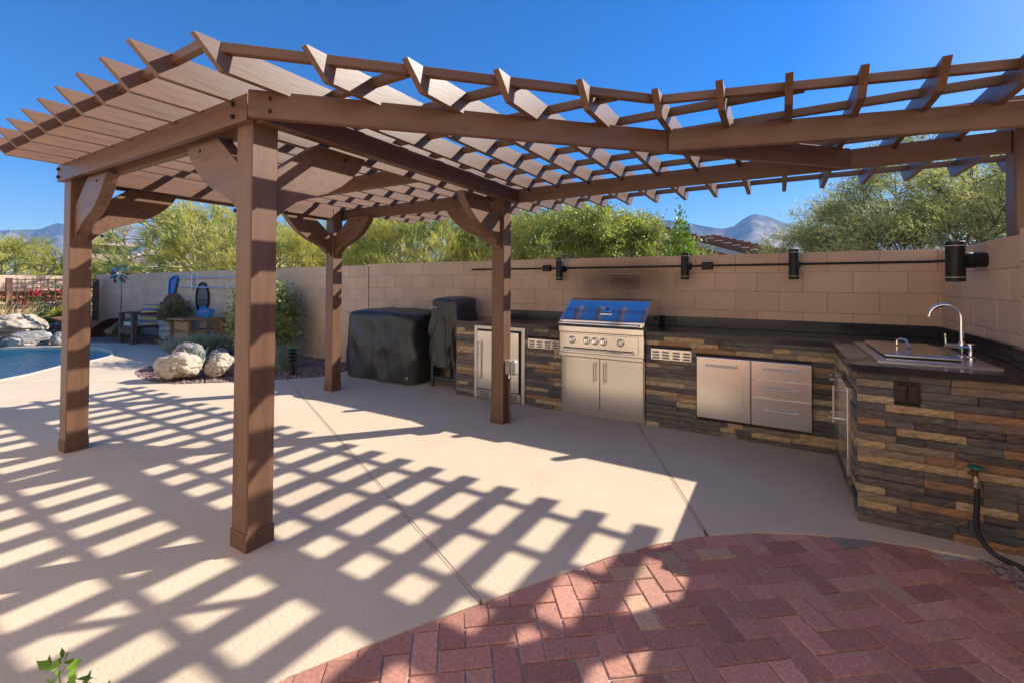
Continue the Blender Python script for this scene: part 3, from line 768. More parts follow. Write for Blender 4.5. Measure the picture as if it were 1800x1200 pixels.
def bar_handle(parent, a, b, off, r=.007, inset=.03):
    """bar between a and b, standing off by vector off from the face"""
    a = Vector(a); b = Vector(b); off = Vector(off); d = (b-a).normalized()
    h = MB().tube([a+off, b+off], r, 10).build('handle', POLISH, parent, True)
    m = MB(); m.tube([a+d*inset, a+d*inset+off], r*.7, 8); m.tube([b-d*inset, b-d*inset+off], r*.7, 8)
    m.build('handle_post', POLISH, parent, True)
    return h
def build_fridge():
    t = thing('refrigerator', 'stainless built-in outdoor refrigerator at the end of the counter behind the pergola post', 'refrigerator', (-2.91, 4.6, 0))
    x0, x1, z0, z1 = -3.27, -2.55, .004, .889; y = 4.60
    mb = MB(); mb.box(x0, x0+.045, y-.022, y+.02, z0, z1, .002); mb.box(x1-.045, x1, y-.022, y+.02, z0, z1, .002); mb.box(x0+.0455, x1-.0455, y-.022, y+.02, z1-.04, z1, .002)
    mb.build('trim_frame', M('pale_trim', (.62, .60, .57), rough=.38, metal=.7, var=.04), t)
    MB().box(x0+.046, x1-.046, y-.004, y+.015, z0, z1-.041).build('recess', DARK, t)
    MB().box(x0+.053, x1-.075, y-.034, y-.005, .125, z1-.062, .004).build('door', STEELV, t)
    MB().box(x1-.068, x1-.052, y-.02, y-.005, .125, z1-.062, .002).build('hinge_cover', BLACK, t)
    bar_handle(t, (x0+.09, y-.034, .235), (x0+.09, y-.034, .71), (0, -.045, 0), .012)
    g = MB().box(x0+.053, x1-.053, y-.026, y-.005, .012, .112, .003).build('kick_grille', STEELV, t)
    for c in (x0+.16, x1-.16):
        m = MB()
        for r in range(4):
            for k in range(5):
                m.box(c-.06+k*.025, c-.042+k*.025, y-.0285, y-.0255, .03+r*.018, .038+r*.018)
        m.build('grille_slots', DARK, g)
build_fridge()

def build_vent(x0, x1, z0, z1, label):
    t = thing('vent_panel', label, 'vent', ((x0+x1)/2, 4.585, z0))
    y = 4.584
    MB().box(x0, x1, y-.004, y+.012, z0, z1, .0015).build('plate', STEEL, t)
    cx = (x0+x1)/2
    w = (x1-x0)/4
    for c in range(4):
        for r in range(3):
            xa = x0+w*c+w*.16+(.004 if c > 1 else 0); xb = xa+w*.68; za = z0+.016+r*(z1-z0-.024)/3; zb = za+.014
            m = MB(); n = 6
            pr = [(y-.004, za)]+[(y-.004-.010*math.sin(math.pi*k/n/1.3), za+(zb-za)*k/n) for k in range(1, n)]+[(y-.004, zb)]
            m.extr(pr, lambda p, q, s: (s, p, q), xa, xb); m.build('louvre', STEEL, t)
            MB().box(xa+.003, xb-.003, y-.0052, y-.0042, za-.004, za+.001).build('louvre_slot', DARK, t)
    m = MB()
    for sx in (x0+.008, cx, x1-.008):
        for sz in (z0+.008, z1-.008): m.lathe([(.003, 0), (.003, -.002)], (sx, y-.004, sz), 6, 'y')
    m.build('screws', BLACK, t)
build_vent(-2.505, -2.112, .670, .777, 'louvred steel vent plate between the refrigerator and the grill')
build_vent(-1.104, -.722, .664, .772, 'louvred steel vent plate between the grill and the tall waste door')

def build_grill():
    t = thing('grill', 'stainless built-in gas grill with closed polished hood and five knobs', 'grill', (-1.62, 4.9, .63))
    x0, x1 = -2.085, -1.161
    MB().box(x0+.01, x1-.01, 4.60, 5.20, .64, .955, .003).build('firebox', STEEL, t)
    # front panel
    MB().box(x0, x1, 4.515, 4.60, .632, .668, .003).build('sill_rail', STEEL, t)
    p = MB(); p.box(x0, x1, 4.535, 4.605, .668, .885, .003); p.build('control_panel', STEEL, t)
    MB().box(x0+.055, x1-.055, 4.528, 4.536, .70, .872, .003).build('panel_plate', STEEL, t)
    MB().box(x0+.05, x1-.10, 4.512, 4.53, .690, .712, .004).build('drip_tray_lip', POLISH, t)
    MB().box(x0+.05, x1-.10, 4.5265, 4.529, .714, .726, .0).build('tray_gap', DARK, t)
    MB().box(x0-.004, x1+.004, 4.515, 4.64, .888, .953, .006).build('front_ledge', STEEL, t)
    for f in (.165, .345, .445, .545, .745):
        c = (x0+(x1-x0)*f, 4.528, .805)
        k = MB(); k.lathe([(.034, 0), (.034, -.006), (.028, -.010)], c, 20, 'y'); b = k.build('bezel', CHROME, t, True)
        k = MB(); k.lathe([(.024, -.010), (.024, -.030), (.020, -.036)], c, 20, 'y'); k.box(c[0]-.004, c[0]+.004, c[1]-.044, c[1]-.035, c[2]-.02, c[2]+.02); k.build('knob', CHROME, t, True)
        k = MB(); k.lathe([(.035, .0005), (.040, .0005), (.040, -.001), (.035, -.001)], c, 20, 'y', cap=False); k.build('knob_ring', DARK, b, True)
    # hood
    hp = [(4.56, .962), (4.54, .985), (4.545, 1.015), (4.80, 1.205), (4.93, 1.245), (5.10, 1.235), (5.19, 1.15), (5.20, .962)]
    h = MB(); h.extr(hp[::-1], lambda y, z, x: (x, y, z), x0+.012, x1-.012)
    ho = h.build('hood', POLISH, t, True, 25)
    for xa, xb in ((x0, x0+.0115), (x1-.0115, x1)):
        q = MB(); q.extr([(y, z+.002) for y, z in hp][::-1], lambda y, z, x: (x, y, z), xa, xb); q.build('hood_end', STEEL, t)
    MB().box(x0+.013, x1-.013, 4.532, 4.545, .968, 1.012, .002).build('hood_lip', POLISH, t)
    hd = MB().tube([(x0+.005, 4.50, .985), (x1-.045, 4.50, .985)], .013, 12).build('hood_handle', CHROME, t, True)
    m = MB(); m.tube([(x0+.03, 4.50, .985), (x0+.03, 4.54, .985)], .009, 8); m.tube([(x1-.08, 4.50, .985), (x1-.08, 4.54, .985)], .009, 8); m.build('handle_post', CHROME, t, True)
    # badge on sloping front
    n = Vector((0, -(1.205-1.015), (4.80-4.545))).normalized(); c = Vector((x0+(x1-x0)*.535, 4.675, 1.112)); s = Vector((0, 4.80-4.545, 1.205-1.015)).normalized(); ux = Vector((1, 0, 0))
    def bp(poly, d0, d1, name, mat):
        m = MB(); m.extr(poly, lambda a, b, w: tuple(c+ux*a+s*b+n*w), d0, d1); return m.build(name, mat, t, True, 30)
    bd = bp([(-.062, -.045), (.062, -.045), (.058, -.005), (.03, 0), (.034, .045), (.0, .062), (-.034, .045), (-.03, 0), (-.058, -.005)], -.002, .006, 'badge', CHROME)
    bp([(-.022, .012), (.022, .012), (.022, .04), (0, .05), (-.022, .04)], .006, .0075, 'badge_shield', M('badge_dark', (.08, .09, .11), rough=.3, metal=.8, var=0))
    bp([(-.05, -.036), (.05, -.036), (.048, -.026), (-.048, -.026)], .006, .0075, 'badge_band', M('badge_grey', (.12, .12, .13), rough=.3, metal=.8, var=0))
    # hinge dial on the right end
    MB().lathe([(.018, 0), (.018, .02), (.012, .024)], (x1, 5.02, 1.04), 12, 'x').build('side_knob', BLACK, t, True)
build_grill()

def build_doors():
    t = thing('cabinet', 'pair of stainless access doors below the built-in grill', 'cabinet', (-1.62, 4.6, 0))
    x0, x1 = -2.082, -1.164; y = 4.575; zb, zt = .075, .622; mid = -1.628
    MB().box(x0, x1, y+.004, 4.605, .0, zt+.006, .002).build('frame', STEEL, t)
    for a, b, hx in ((x0+.062, mid-.002, mid-.055), (mid+.002, x1-.008, mid+.055)):
        d = MB().box(a, b, y-.022, y+.0035, zb, zt, .004).build('door', STEELV, t)
        bar_handle(t, (hx, y-.022, .37), (hx, y-.022, .585), (0, -.038, 0), .006)
    t = thing('waste_drawer', 'tall stainless pull-out waste door with horizontal bar handle and curved weld line', 'cabinet', (-.45, 4.6, .16))
    y = 4.578
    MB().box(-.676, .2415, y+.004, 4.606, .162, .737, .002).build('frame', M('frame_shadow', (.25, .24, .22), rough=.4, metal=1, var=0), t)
    MB().box(-.674, -.2215, y-.024, y+.0035, .164, .735, .005).build('door', STEELV, t)
    bar_handle(t, (-.595, y-.024, .655), (-.325, y-.024, .655), (0, -.035, 0), .0065)
    pts = [(-.285+.05*(((k-8)/8.)**2), y-.0245, .175+k*.034) for k in range(17)]
    MB().tube(pts, .0022, 6).build('weld_line', STEELV, t, True)
    t = thing('drawer_unit', 'stack of three stainless drawers with bar handles beside the waste door', 'drawers', (.01, 4.6, .16))
    for za, zb, hz in ((.571, .735, .665), (.412, .568, .505), (.164, .409, .315)):
        MB().box(-.2165, .2395, y-.024, y+.0035, za, zb, .005).build('drawer_front', STEELV, t)
        bar_handle(t, (-.125, y-.024, hz), (.145, y-.024, hz), (0, -.035, 0), .0065)
    x = .40
    t = thing('sink_cabinet', 'stainless door with vertical bar handle under the sink counter', 'cabinet', (.41, 3.78, .18))
    MB().box(x-.026, x+.012, 3.585, 3.975, .185, .755, .004).build('door', STEEL, t)
    bar_handle(t, (x-.026, 3.90, .44), (x-.026, 3.90, .70), (-.045, 0, 0), .0065)
    t = thing('corner_drawers', 'two stainless drawers with end-on bar handles in the inner counter corner', 'drawers', (.41, 4.19, .18))
    for za, zb, hz in ((.47, .755, .71), (.185, .465, .43)):
        MB().box(x-.026, x+.012, 3.985, 4.39, za, zb, .004).build('drawer_front', STEEL, t)
        bar_handle(t, (x-.026, 4.06, hz), (x-.026, 4.31, hz), (-.045, 0, 0), .0065)
build_doors()

def build_sink():
    t = thing('sink', 'drop-in stainless sink with raised flat lid set in the granite', 'sink', (.8, 4.0, ZT))
    MB().box(.525, 1.08, 3.56, 4.62, ZT-.004, ZT+.010, .003).build('rim', STEEL, t)
    MB().box(.595, .955, 3.74, 4.50, ZT+.010, ZT+.016, .002).build('lid_gasket', DARK, t)
    lid = MB().box(.585, .965, 3.72, 4.52, ZT+.016, ZT+.036, .006).build('lid', POLISH, t)
    MB().tube([(.74, 4.25, ZT+.044), (.74, 4.25, ZT+.075), (.755, 4.22, ZT+.088), (.775, 4.17, ZT+.085), (.785, 4.14, ZT+.044)], .008, 8).build('lid_handle', CHROME, lid, True)
    f = thing('faucet', 'tall chrome gooseneck faucet with side lever on the sink deck', 'faucet', (1.035, 4.05, ZT))
    x, y, z = 1.035, 4.06, ZT+.008
    MB().lathe([(.026, z), (.026, z+.006), (.016, z+.012), (.014, z+.05), (.018, z+.06), (.018, z+.085), (.012, z+.095), (.012, z+.12)], (x, y, 0), 16).build('body', CHROME, f, True)
    pts = [(x, y, z+.10), (x, y, z+.25)]; rr = .085
    for k in range(1, 12):
        a = math.pi*k/12*1.08; pts.append((x-(rr-rr*math.cos(a))*.94, y-(rr-rr*math.cos(a))*.0, z+.25+rr*math.sin(a)))
    MB().tube(pts, .0125, 12).build('spout', CHROME, f, True)
    m = MB(); m.tube([(x-.01, y, z+.068), (x-.085, y-.01, z+.068)], .015, 12); m.tube([(x-.078, y-.01, z+.068), (x-.084, y-.012, z+.145)], .0065, 8); m.build('lever', CHROME, f, True)
    f = thing('water_tap', 'small chrome tap with round handle next to the tall faucet', 'tap', (1.045, 3.88, ZT))
    x, y = 1.035, 3.90
    m = MB(); m.lathe([(.024, z), (.022, z+.014), (.012, z+.022), (.011, z+.055), (.007, z+.06), (.007, z+.09)], (x, y, 0), 14); m.build('body', CHROME, f, True)
    m = MB(); m.lathe([(.004, z+.088), (.022, z+.092), (.022, z+.098), (.004, z+.1)], (x, y, 0), 14); m.tube([(x, y, z+.08), (x-.045, y+.01, z+.075)], .006, 8); m.build('handle', CHROME, f, True)
build_sink()

def build_small():
    br = M('bronze_cover', (.075, .052, .038), rough=.4, metal=.5, var=.15)
    t = thing('outlet_cover', 'double bronze flip-cover outlet set in the stone end of the counter', 'outlet', (.63, 3.39, .736))
    MB().box(.575, .687, 3.372, 3.405, .736, .854, .003).build('plate', br, t)
    for a in (.5835, .6335):
        c = MB().box(a, a+.0445, 3.360, 3.3715, .745, .838, .003).build('flip_cover', br, t)
        MB().box(a+.011, a+.034, 3.355, 3.3595, .757, .806, .002).build('cover_panel', br, c)
        MB().tube([(a+.006, 3.366, .842), (a+.038, 3.366, .842)], .0035, 8).build('hinge', BLACK, t, True)
    brass = M('worn_brass', (.32, .22, .12), rough=.4, metal=.9, var=.25)
    t = thing('hose_bib', 'brass hose tap with green wheel handle on the stone end of the counter', 'tap', (.90, 3.38, .38))
    x, z = .897, .395
    MB().lathe([(.032, .012), (.032, .004), (.014, .0), (.014, -.05)], (x, 3.385, z), 16, 'y').build('flange', brass, t, True)
    MB().tube([(x, 3.345, z), (x, 3.325, z-.005), (x, 3.318, z-.03)], [.015, .015, .016], 10).build('spout', brass, t, True)
    MB().tube([(x, 3.34, z), (x, 3.325, z+.045)], .006, 8).build('stem', brass, t, True)
    m = MB(); n = 14; c = Vector((x, 3.322, z+.048))
    m.lathe([(.010, -.005), (.031, -.007), (.034, 0), (.031, .007), (.010, .005)], tuple(c), 14, 'z'); m.build('wheel', M('green_handle', (.01, .16, .12), rough=.4, var=.2), t, True)
    t = thing('garden_hose', 'black garden hose hanging from the tap down to the pebbles', 'hose', (.93, 3.3, 0))
    pts = []
    ctl = [(x, 3.318, z-.02), (x+.002, 3.315, .28), (x-.004, 3.31, .17), (x+.006, 3.30, .09), (x+.05, 3.27, .03), (x+.12, 3.225, .0165), (x+.22, 3.13, .0165), (x+.27, 2.95, .0165), (x+.27, 2.7, .0165)]
    cv = [Vector(p) for p in ctl]
    for i in range(len(cv)-1):
        p0, p1, p2, p3 = cv[max(i-1, 0)], cv[i], cv[i+1], cv[min(i+2, len(cv)-1)]
        for k in range(6):
            u = k/6; pts.append(.5*((2*p1)+(p2-p0)*u+(2*p0-5*p1+4*p2-p3)*u*u+(3*p1-p0-3*p2+p3)*u**3))
    pts.append(cv[-1])
    MB().tube(pts, .0125, 10).build('hose_pipe', RUBBER, t, True)
    MB().lathe([(.017, z-.055), (.017, z-.028)], (x, 3.317, 0), 12).build('coupling', M('coupling_metal', (.4, .38, .34), rough=.35, metal=1, var=0), t, True)
build_small()

# ------------------------------------------------------------------ wall lights and conduit
def wall_light(c, wall, label, r=.045, z0=1.455, z1=1.745):
    cx, cy = c; t = thing('wall_light', label, 'light', (cx, cy, z0), 'cylinder lights along the kitchen wall')
    MB().lathe([(r-.004, z0), (r, z0+.004), (r, z0+.028)], (cx, cy, 0), 24).build('lower_cap', BLACK, t, True)
    gl = M('frosted_ring', (.62, .58, .45), rough=.4, var=0)
    for za in (z0+.0285, z1-.034): MB().lathe([(r-.001, za), (r-.001, za+.005)], (cx, cy, 0), 24).build('glass_ring', gl, t, True)
    MB().lathe([(r, z0+.034), (r, z1-.0345)], (cx, cy, 0), 24).build('barrel', BLACK, t, True)
    MB().lathe([(r, z1-.0285), (r, z1-.003), (r-.004, z1)], (cx, cy, 0), 24).build('upper_cap', BLACK, t, True)
    zc = (z0+z1)/2
    if wall == 'y':
        m = MB(); m.box(cx+.0, cx+.03, cy, 5.36, zc-.02, zc+.02, .003); m.build('bracket', BLACK, t)
        MB().lathe([(.038, 5.345), (.045, 5.355), (.045, 5.4)], (cx+.02, 0, zc), 18, 'y').build('junction_box', BLACK, t, True)
    else:
        MB().box(cx, 1.14, cy-.02, cy+.02, zc-.03, zc+.03, .003).build('bracket', BLACK, t)
        MB().lathe([(.045, 1.138), (.056, 1.148), (.056, 1.20), (.052, 1.205), (.052, 1.251)], (0, cy+.03, zc+.01), 20, 'x').build('junction_box', BLACK, t, True)
wall_light((-2.44, 5.29), 'y', 'black cylinder wall light above the left side of the grill', r=.044)
wall_light((-.90, 5.29), 'y', 'black cylinder wall light above the vent right of the grill', r=.044, z0=1.465, z1=1.758)
wall_light((.13, 5.29), 'y', 'black cylinder wall light above the stack of three drawers', r=.044, z0=1.465, z1=1.765)
wall_light((1.085, 4.37), 'x', 'black cylinder wall light over the sink on the side wall', r=.054, z0=1.435, z1=1.722)
def conduit():
    t = thing('conduit_run', 'thin black conduit running along the top of the block wall', 'conduit', (-1.3, 5.385, 1.615))
    MB().tube([(-3.9, 5.386, 1.612), (-2.2, 5.386, 1.614), (-.5, 5.386, 1.618), (.9, 5.386, 1.622), (1.17, 5.37, 1.622), (1.232, 5.2, 1.62), (1.236, 4.43, 1.60)], .0115, 10).build('pipe', BLACK, t, True)
    for cx in (-2.66, -.68):
        m = MB(); m.box(cx-.055, cx+.055, 5.345, 5.3985, 1.575, 1.655, .005); b = m.build('outlet_box', BLACK, t)
        for k in (-.03, 0, .03): MB().box(cx+k-.011, cx+k+.011, 5.337, 5.3445, 1.59, 1.64, .002).build('outlet_cover', RUBBER, b)
conduit()
# ------------------------------------------------------------------ unseen house behind the camera, its height and pale stucco set to bounce light
def own_house():
    st = M('house_stucco', (.78, .65, .50), rough=.9, var=.05, vscale=2, bump=.4, bscale=60, bdist=.004)
    t = thing('house', 'unseen tan stucco house whose back wall bounces light across the patio', 'house', (0, -2.0, 0))
    MB().box(-9.5, 9.5, -6.6, -2.0, -.03, 4.8).build('wall', st, t)
    MB().box(-9.7, 9.7, -6.8, -1.8, 4.8, 5.1, .02).build('parapet', st, t)
    gl = M('window_glass', (.03, .035, .04), rough=.05, var=0); fr = M('window_frame', (.12, .09, .07), rough=.5, var=0)
    for a, b, c, d in ((-8.6, -6.9, .9, 2.2), (5.4, 7.2, .9, 2.2)):
        w = MB().box(a, b, -2.01, -1.985, c, d, .004).build('window', fr, t)
        MB().box(a+.06, (a+b)/2-.03, -1.9845, -1.98, c+.06, d-.06).build('pane', gl, w); MB().box((a+b)/2+.03, b-.06, -1.9845, -1.98, c+.06, d-.06).build('pane', gl, w)
own_house()

# ------------------------------------------------------------------ covered appliances
FOLD = 1.0
def crease(u, v, t, seed):
    # sharp drape folds: swags between the top corners and tucks that run down from them
    s = 0.0
    for c, k, a in ((-.75, 9.0, .055), (.8, 8.0, .06), (.15, 6.5, .04), (-.3, 10, .035), (.5, 11, .04)):
        d = (u-c)*1.6+(1-t)*.55*(1 if c < 0 else -1)
        s += a*max(0.0, 1-abs(d)*k*.55)*min(1, (1-t)*2.2)
    w = 6.5*((1-t)*.9+.45*u*u)+seed
    f = w/math.pi-math.floor(w/math.pi); s += .055*(abs(2*f-1)**1.6-.35)*min(1, 2.5*t)*min(1, 3*(1-t))*(.45+.55*mnoise.noise(Vector((u*1.5+seed, t*2, v))))
    return s
COVER = M('black_cover_cloth', (.036, .034, .033), rough=.42, var=.25, vscale=5, bump=.5, bscale=7, bdist=.03, spec=.6)
def drape(x0, x1, y0, y1, z0, top, seed, nu=120, nv=26, round_=.12, wave=.02, flare=.03, dip=None):
    """cloth draped over a box: rounded-rectangle rings from the hem up to the top"""
    cx, cy = (x0+x1)/2, (y0+y1)/2; hx, hy = (x1-x0)/2, (y1-y0)/2
    vs = []; fs = []
    def ring(s, sx, sy):
        a = 2*math.pi*s; c, d = math.cos(a), math.sin(a); p = 7.0
        r = (abs(c/sx)**p+abs(d/sy)**p)**(-1/p); return r*c, r*d
    for v in range(nv):
        t = v/(nv-1)
        for k in range(nu):
            s = k/nu
            if t < .78:
                tt = t/.78; q = 1+flare*(1-tt)
                x, y = ring(s, hx*q, hy*q)
                amp = wave*(1-tt)**.7
                n = mnoise.noise(Vector((s*11+seed, tt*2.4, seed)))*amp*2.1 + math.sin(s*46+seed+2*tt)*amp*.35
                sag = x/hx+.25*tt; fold = (mnoise.noise(Vector((x*2.6+seed*2+tt*1.2, y*2.6, tt*2.2)))*.045 + crease(x/hx, y/hy, tt, seed))*FOLD
                L = math.hypot(x, y); x += x/L*(n+fold); y += y/L*(n+fold)
                ztop = top(x/hx, y/hy)-round_*.5
                hem = z0+ (.012*math.sin(s*20+seed) if z0 > .02 else 0)
                z = hem+(ztop-hem)*tt
            else:
                tt = (t-.78)/.22; q = math.cos(tt*math.pi/2)**.75 if tt < 1 else 0
                x, y = ring(s, hx*max(q, .001), hy*max(q, .001))
                z = top(x/hx, y/hy)-round_*.5*(1-math.sin(min(1, tt*2.6)*math.pi/2))
                z += mnoise.noise(Vector((x*5, y*5, seed)))*.012
            vs.append((cx+x, cy+y, z))
    for v in range(nv-1):
        for k in range(nu):
            fs.append((v*nu+k, v*nu+(k+1) % nu, (v+1)*nu+(k+1) % nu, (v+1)*nu+k))
    fs.append(tuple((nv-1)*nu+k for k in range(nu)))
    return MB().add(vs, fs)
def build_covers():
    t = thing('covered_grill', 'wide barbecue under a draped black fabric cover beside the block wall', 'grill', (-5.0, 4.95, 0))
    top = lambda u, v: 1.02-.055*max(0, abs(u+.1)-.35)**1.3-.03*max(0, -v)
    drape(-5.72, -4.34, 4.60, 5.28, .012, top, 3.3, wave=.03, flare=.015).build('cover', COVER, t, True, 60)
    wm = M('pale_print', (.5, .5, .52), rough=.6, var=0)
    m = MB()
    for k in range(7): m.box(-4.74+.018*k, -4.728+.018*k, 4.86+.004*(k % 2), 4.885, 1.018, 1.0205)
    m.build('cover_print', wm, t)
    MB().box(-4.42, -4.40, 4.575, 4.59, .09, .125, .002).build('strap_buckle', wm, t)
    MB().tube([(-5.80, 5.05, .33), (-5.66, 5.0, .30)], .012, 8).build('gas_hose', RUBBER, t, True)
    def piping(x0, x1, y0, y1, z): return [(x0+.09, y0+.01, z), (x1-.09, y0+.01, z-.004), (x1-.02, y0+.06, z), (x1-.01, y1-.06, z)]
    MB().tube(piping(-5.74, -4.32, 4.59, 5.28, .955), .006, 6).build('seam', M('seam_cloth', (.035, .032, .03), rough=.6, var=0), t, True)
    lg = M('leg_steel', (.06, .07, .095), rough=.5, metal=.4, var=.1)
    t = thing('covered_smoker', 'tall narrow smoker on dark legs under a boxy black cover', 'smoker', (-3.9, 4.98, 0))
    top2 = lambda u, v: 1.225-.03*abs(u)**2-.02*max(0, -v)
    drape(-4.145, -3.665, 4.74, 5.22, .285, top2, 8.1, nu=96, wave=.012, flare=.02, round_=.08).build('cover', COVER, t, True, 60)
    for x in (-4.11, -3.70):
        for y in (4.775, 5.185): MB().box(x-.02, x+.02, y-.02, y+.02, 0, .34, .003).build('leg', lg, t)
    for y in (4.775, 5.185): MB().box(-4.089, -3.721, y-.012, y+.012, .10, .14, .003).build('brace', lg, t)
    m = MB()
    for k in range(8): m.box(-4.125+.016*k, -4.115+.016*k, 4.715, 4.722, 1.072, 1.088)
    m.build('cover_print', wm, t)
build_covers()
# ------------------------------------------------------------------ plants and trees
rs0 = np.random.RandomState(7)
def unit(v): return v/np.maximum(np.linalg.norm(v, axis=-1, keepdims=True), 1e-9)
def blades(base, dirs, length, width, rs, curl=.25):
    """thin leaf quads: base (n,3), dirs (n,3) unit, length (n,), width (n,) -> (n*4,3)"""
    n = len(base); up = rs.normal(0, 1, (n, 3)); side = unit(np.cross(dirs, up))
    L = length[:, None]; Wd = width[:, None]
    mid = base+dirs*L*.5; tip = base+dirs*L+unit(up)*L*curl*.3
    return np.stack([base, mid+side*Wd*.5, tip, mid-side*Wd*.5], 1).reshape(-1, 3)

GREENS = {
 'palo': M('palo_verde_twigs', (.54, .53, .095), rough=.6, var=.3, vscale=1.6, transl=.42, space='World', col2=(.31, .37, .08), c2scale=.9),
 'palo_bright': M('palo_verde_yellow', (.64, .58, .10), rough=.6, var=.25, vscale=1.6, transl=.42, space='World', col2=(.40, .43, .09), c2scale=.9),
 'mesq': M('mesquite_leaf', (.56, .55, .19), rough=.6, var=.3, vscale=1.8, transl=.42, space='World', col2=(.36, .40, .15), c2scale=1.1),
 'privet': M('privet_leaf', (.48, .49, .10), rough=.42, var=.35, vscale=2.5, transl=.42, space='World', col2=(.24, .30, .07), c2scale=2),
 'citrus': M('citrus_leaf', (.19, .34, .03), rough=.4, var=.25, vscale=4, transl=.3),
 'shrub': M('shrub_leaf', (.36, .38, .12), rough=.4, var=.3, vscale=5, transl=.25, col2=(.16, .22, .06), c2scale=6),
 'grey': M('grey_foliage', (.28, .36, .27), rough=.7, var=.25, vscale=5, transl=.15),
 'dark': M('dark_foliage', (.09, .15, .045), rough=.6, var=.3, vscale=4, transl=.15),
 'lush': M('lush_foliage', (.10, .22, .045), rough=.5, var=.3, vscale=5, transl=.25),
 'straw': M('straw_stems', (.45, .35, .12), rough=.7, var=.25, vscale=6, transl=.2),
 'agave': M('agave_leaf', (.26, .34, .28), rough=.5, var=.2, vscale=8),
 'red': M('red_bracts', (.55, .02, .05), rough=.5, var=.2, vscale=20, transl=.3),
}
BARKG = M('green_bark', (.46, .43, .18), rough=.7, var=.25, vscale=5, bump=.3, bscale=20)
BARKD = M('dark_bark', (.15, .125, .085), rough=.85, var=.3, vscale=6, bump=.5, bscale=25)

def skeleton(seed, height, spread, trunks=3, levels=5, base_h=.5, up=.35, kids=3, lean=.5, r0=.09, first=.30):
    """list of segments (p0,p1,r0,r1,level) and terminal points with directions"""
    rnd = random.Random(seed); segs = []; ends = []
    def grow(p, d, L, r, lv):
        n = 3; q = p
        for i in range(n):
            d = (d+Vector((rnd.gauss(0, .12), rnd.gauss(0, .12), rnd.gauss(0, .10)+up*.06))).normalized()
            q2 = q+d*(L/n); segs.append((q, q2, r*(1-.12*i), r*(1-.12*(i+1)), lv)); 
            if lv >= levels-2: ends.append((q2.copy(), d.copy(), lv))
            q = q2
        if lv >= levels: return
        k = kids if lv else kids+1
        for i in range(k):
            a = rnd.uniform(0, 6.28); s = rnd.uniform(.45, .95)
            ax = d.cross(Vector((math.cos(a), math.sin(a), .3))).normalized()
            nd = (d*math.cos(s)+ax*math.sin(s)); nd.z += up*.25; nd.x *= spread; nd.y *= spread; nd.normalize()
            grow(q, nd, L*rnd.uniform(.62, .82), r*.62, lv+1)
    for i in range(trunks):
        a = 6.28*i/trunks+rnd.uniform(-.5, .5)
        d = Vector((math.cos(a)*lean, math.sin(a)*lean, 1)).normalized()
        grow(Vector((math.cos(a)*.06, math.sin(a)*.06, 0)), d, height*first*rnd.uniform(.85, 1.1), r0, 0)
    zs = max(e[0].z for e in ends); k = height/zs
    segs = [(a*k, b*k, r1, r2, lv) for a, b, r1, r2, lv in segs]; ends = [(p*k, d, lv) for p, d, lv in ends]
    return segs, ends
def limbs_mb(segs, n=6, lmax=9):
    mb = MB()
    for a, b, r1, r2, lv in segs:
        if lv <= lmax: mb.tube([a, b], [max(r1, .004), max(r2, .003)], n if lv < 2 else 4, cap=False)
    return mb
TREES = {}
def tree_kind(kind):
    if kind in TREES: return TREES[kind]
    def spray(ends, seed, m, along, sd, wob, upb, ln, wd, curl, lvmin):
        rs = np.random.RandomState(seed); E = [e for e in ends if e[2] >= lvmin]
        P = np.array([e[0] for e in E]); D = np.array([e[1] for e in E]); n = len(P)*m
        Dm = np.repeat(D, m, 0); B = np.repeat(P, m, 0)+Dm*rs.uniform(-along, along*.6, (n, 1))+rs.normal(0, sd, (n, 3))
        d = unit(Dm+rs.normal(0, wob, (n, 3))+np.array([0, 0, upb]))
        return blades(B, d, rs.uniform(*ln, n), rs.uniform(*wd, n), rs, curl)
    if kind.startswith('palo'):
        seed = {'palo': 3, 'palo2': 11, 'palo3': 23}[kind]
        segs, ends = skeleton(seed, 4.6, 1.12, 4, 5, up=.34, kids=3, lean=.6, r0=.105, first=.25)
        q = spray(ends, seed, 5, .15, .03, .35, .2, (.10, .26), (.009, .02), .4, 4)
    elif kind.startswith('mesq'):
        seed = {'mesq': 5, 'mesq2': 17}[kind]
        segs, ends = skeleton(seed, 5.2, 1.25, 3, 5, up=.16, kids=3, lean=.75, r0=.07, first=.24)
        q = spray(ends, seed, 12, .16, .085, .7, -.05, (.07, .18), (.012, .024), .5, 4)
    elif kind == 'privet':
        segs, ends = skeleton(9, 3.6, 1.0, 3, 5, up=.5, kids=3, lean=.35, r0=.05, first=.26)
        q = spray(ends, 9, 11, .12, .075, .8, .1, (.05, .10), (.024, .045), .3, 4)
    TREES[kind] = (limbs_mb([s for s in segs if s[4] <= 1], 7).mesh('trunk'), limbs_mb([s for s in segs if s[4] > 1], 5).mesh('branches'), npmesh('crown', q, 4), {})
    return TREES[kind]
def tree(kind, label, x, y, scale, rot, leaf, bark, z=-.03, sz=None):
    tr, br, cr, c = tree_kind(kind)
    t = thing({'p': 'palo_verde_tree', 'm': 'mesquite_tree'}.get(kind[0], 'tree') if kind != 'privet' else 'privet_tree', label, 'tree', (x, y, z))
    t.rotation_euler = (0, 0, rot); t.scale = (scale, scale, sz or scale)
    for me, nm, mt in ((tr, 'trunk', bark), (br, 'branches', bark), (cr, 'crown', leaf)):
        key = (nm, mt.name)
        if key not in c:
            m2 = me.copy(); m2.materials.clear(); m2.materials.append(mt); c[key] = m2
        o = bpy.data.objects.new(nm, c[key]); COL.objects.link(o); o.parent = t
    return t
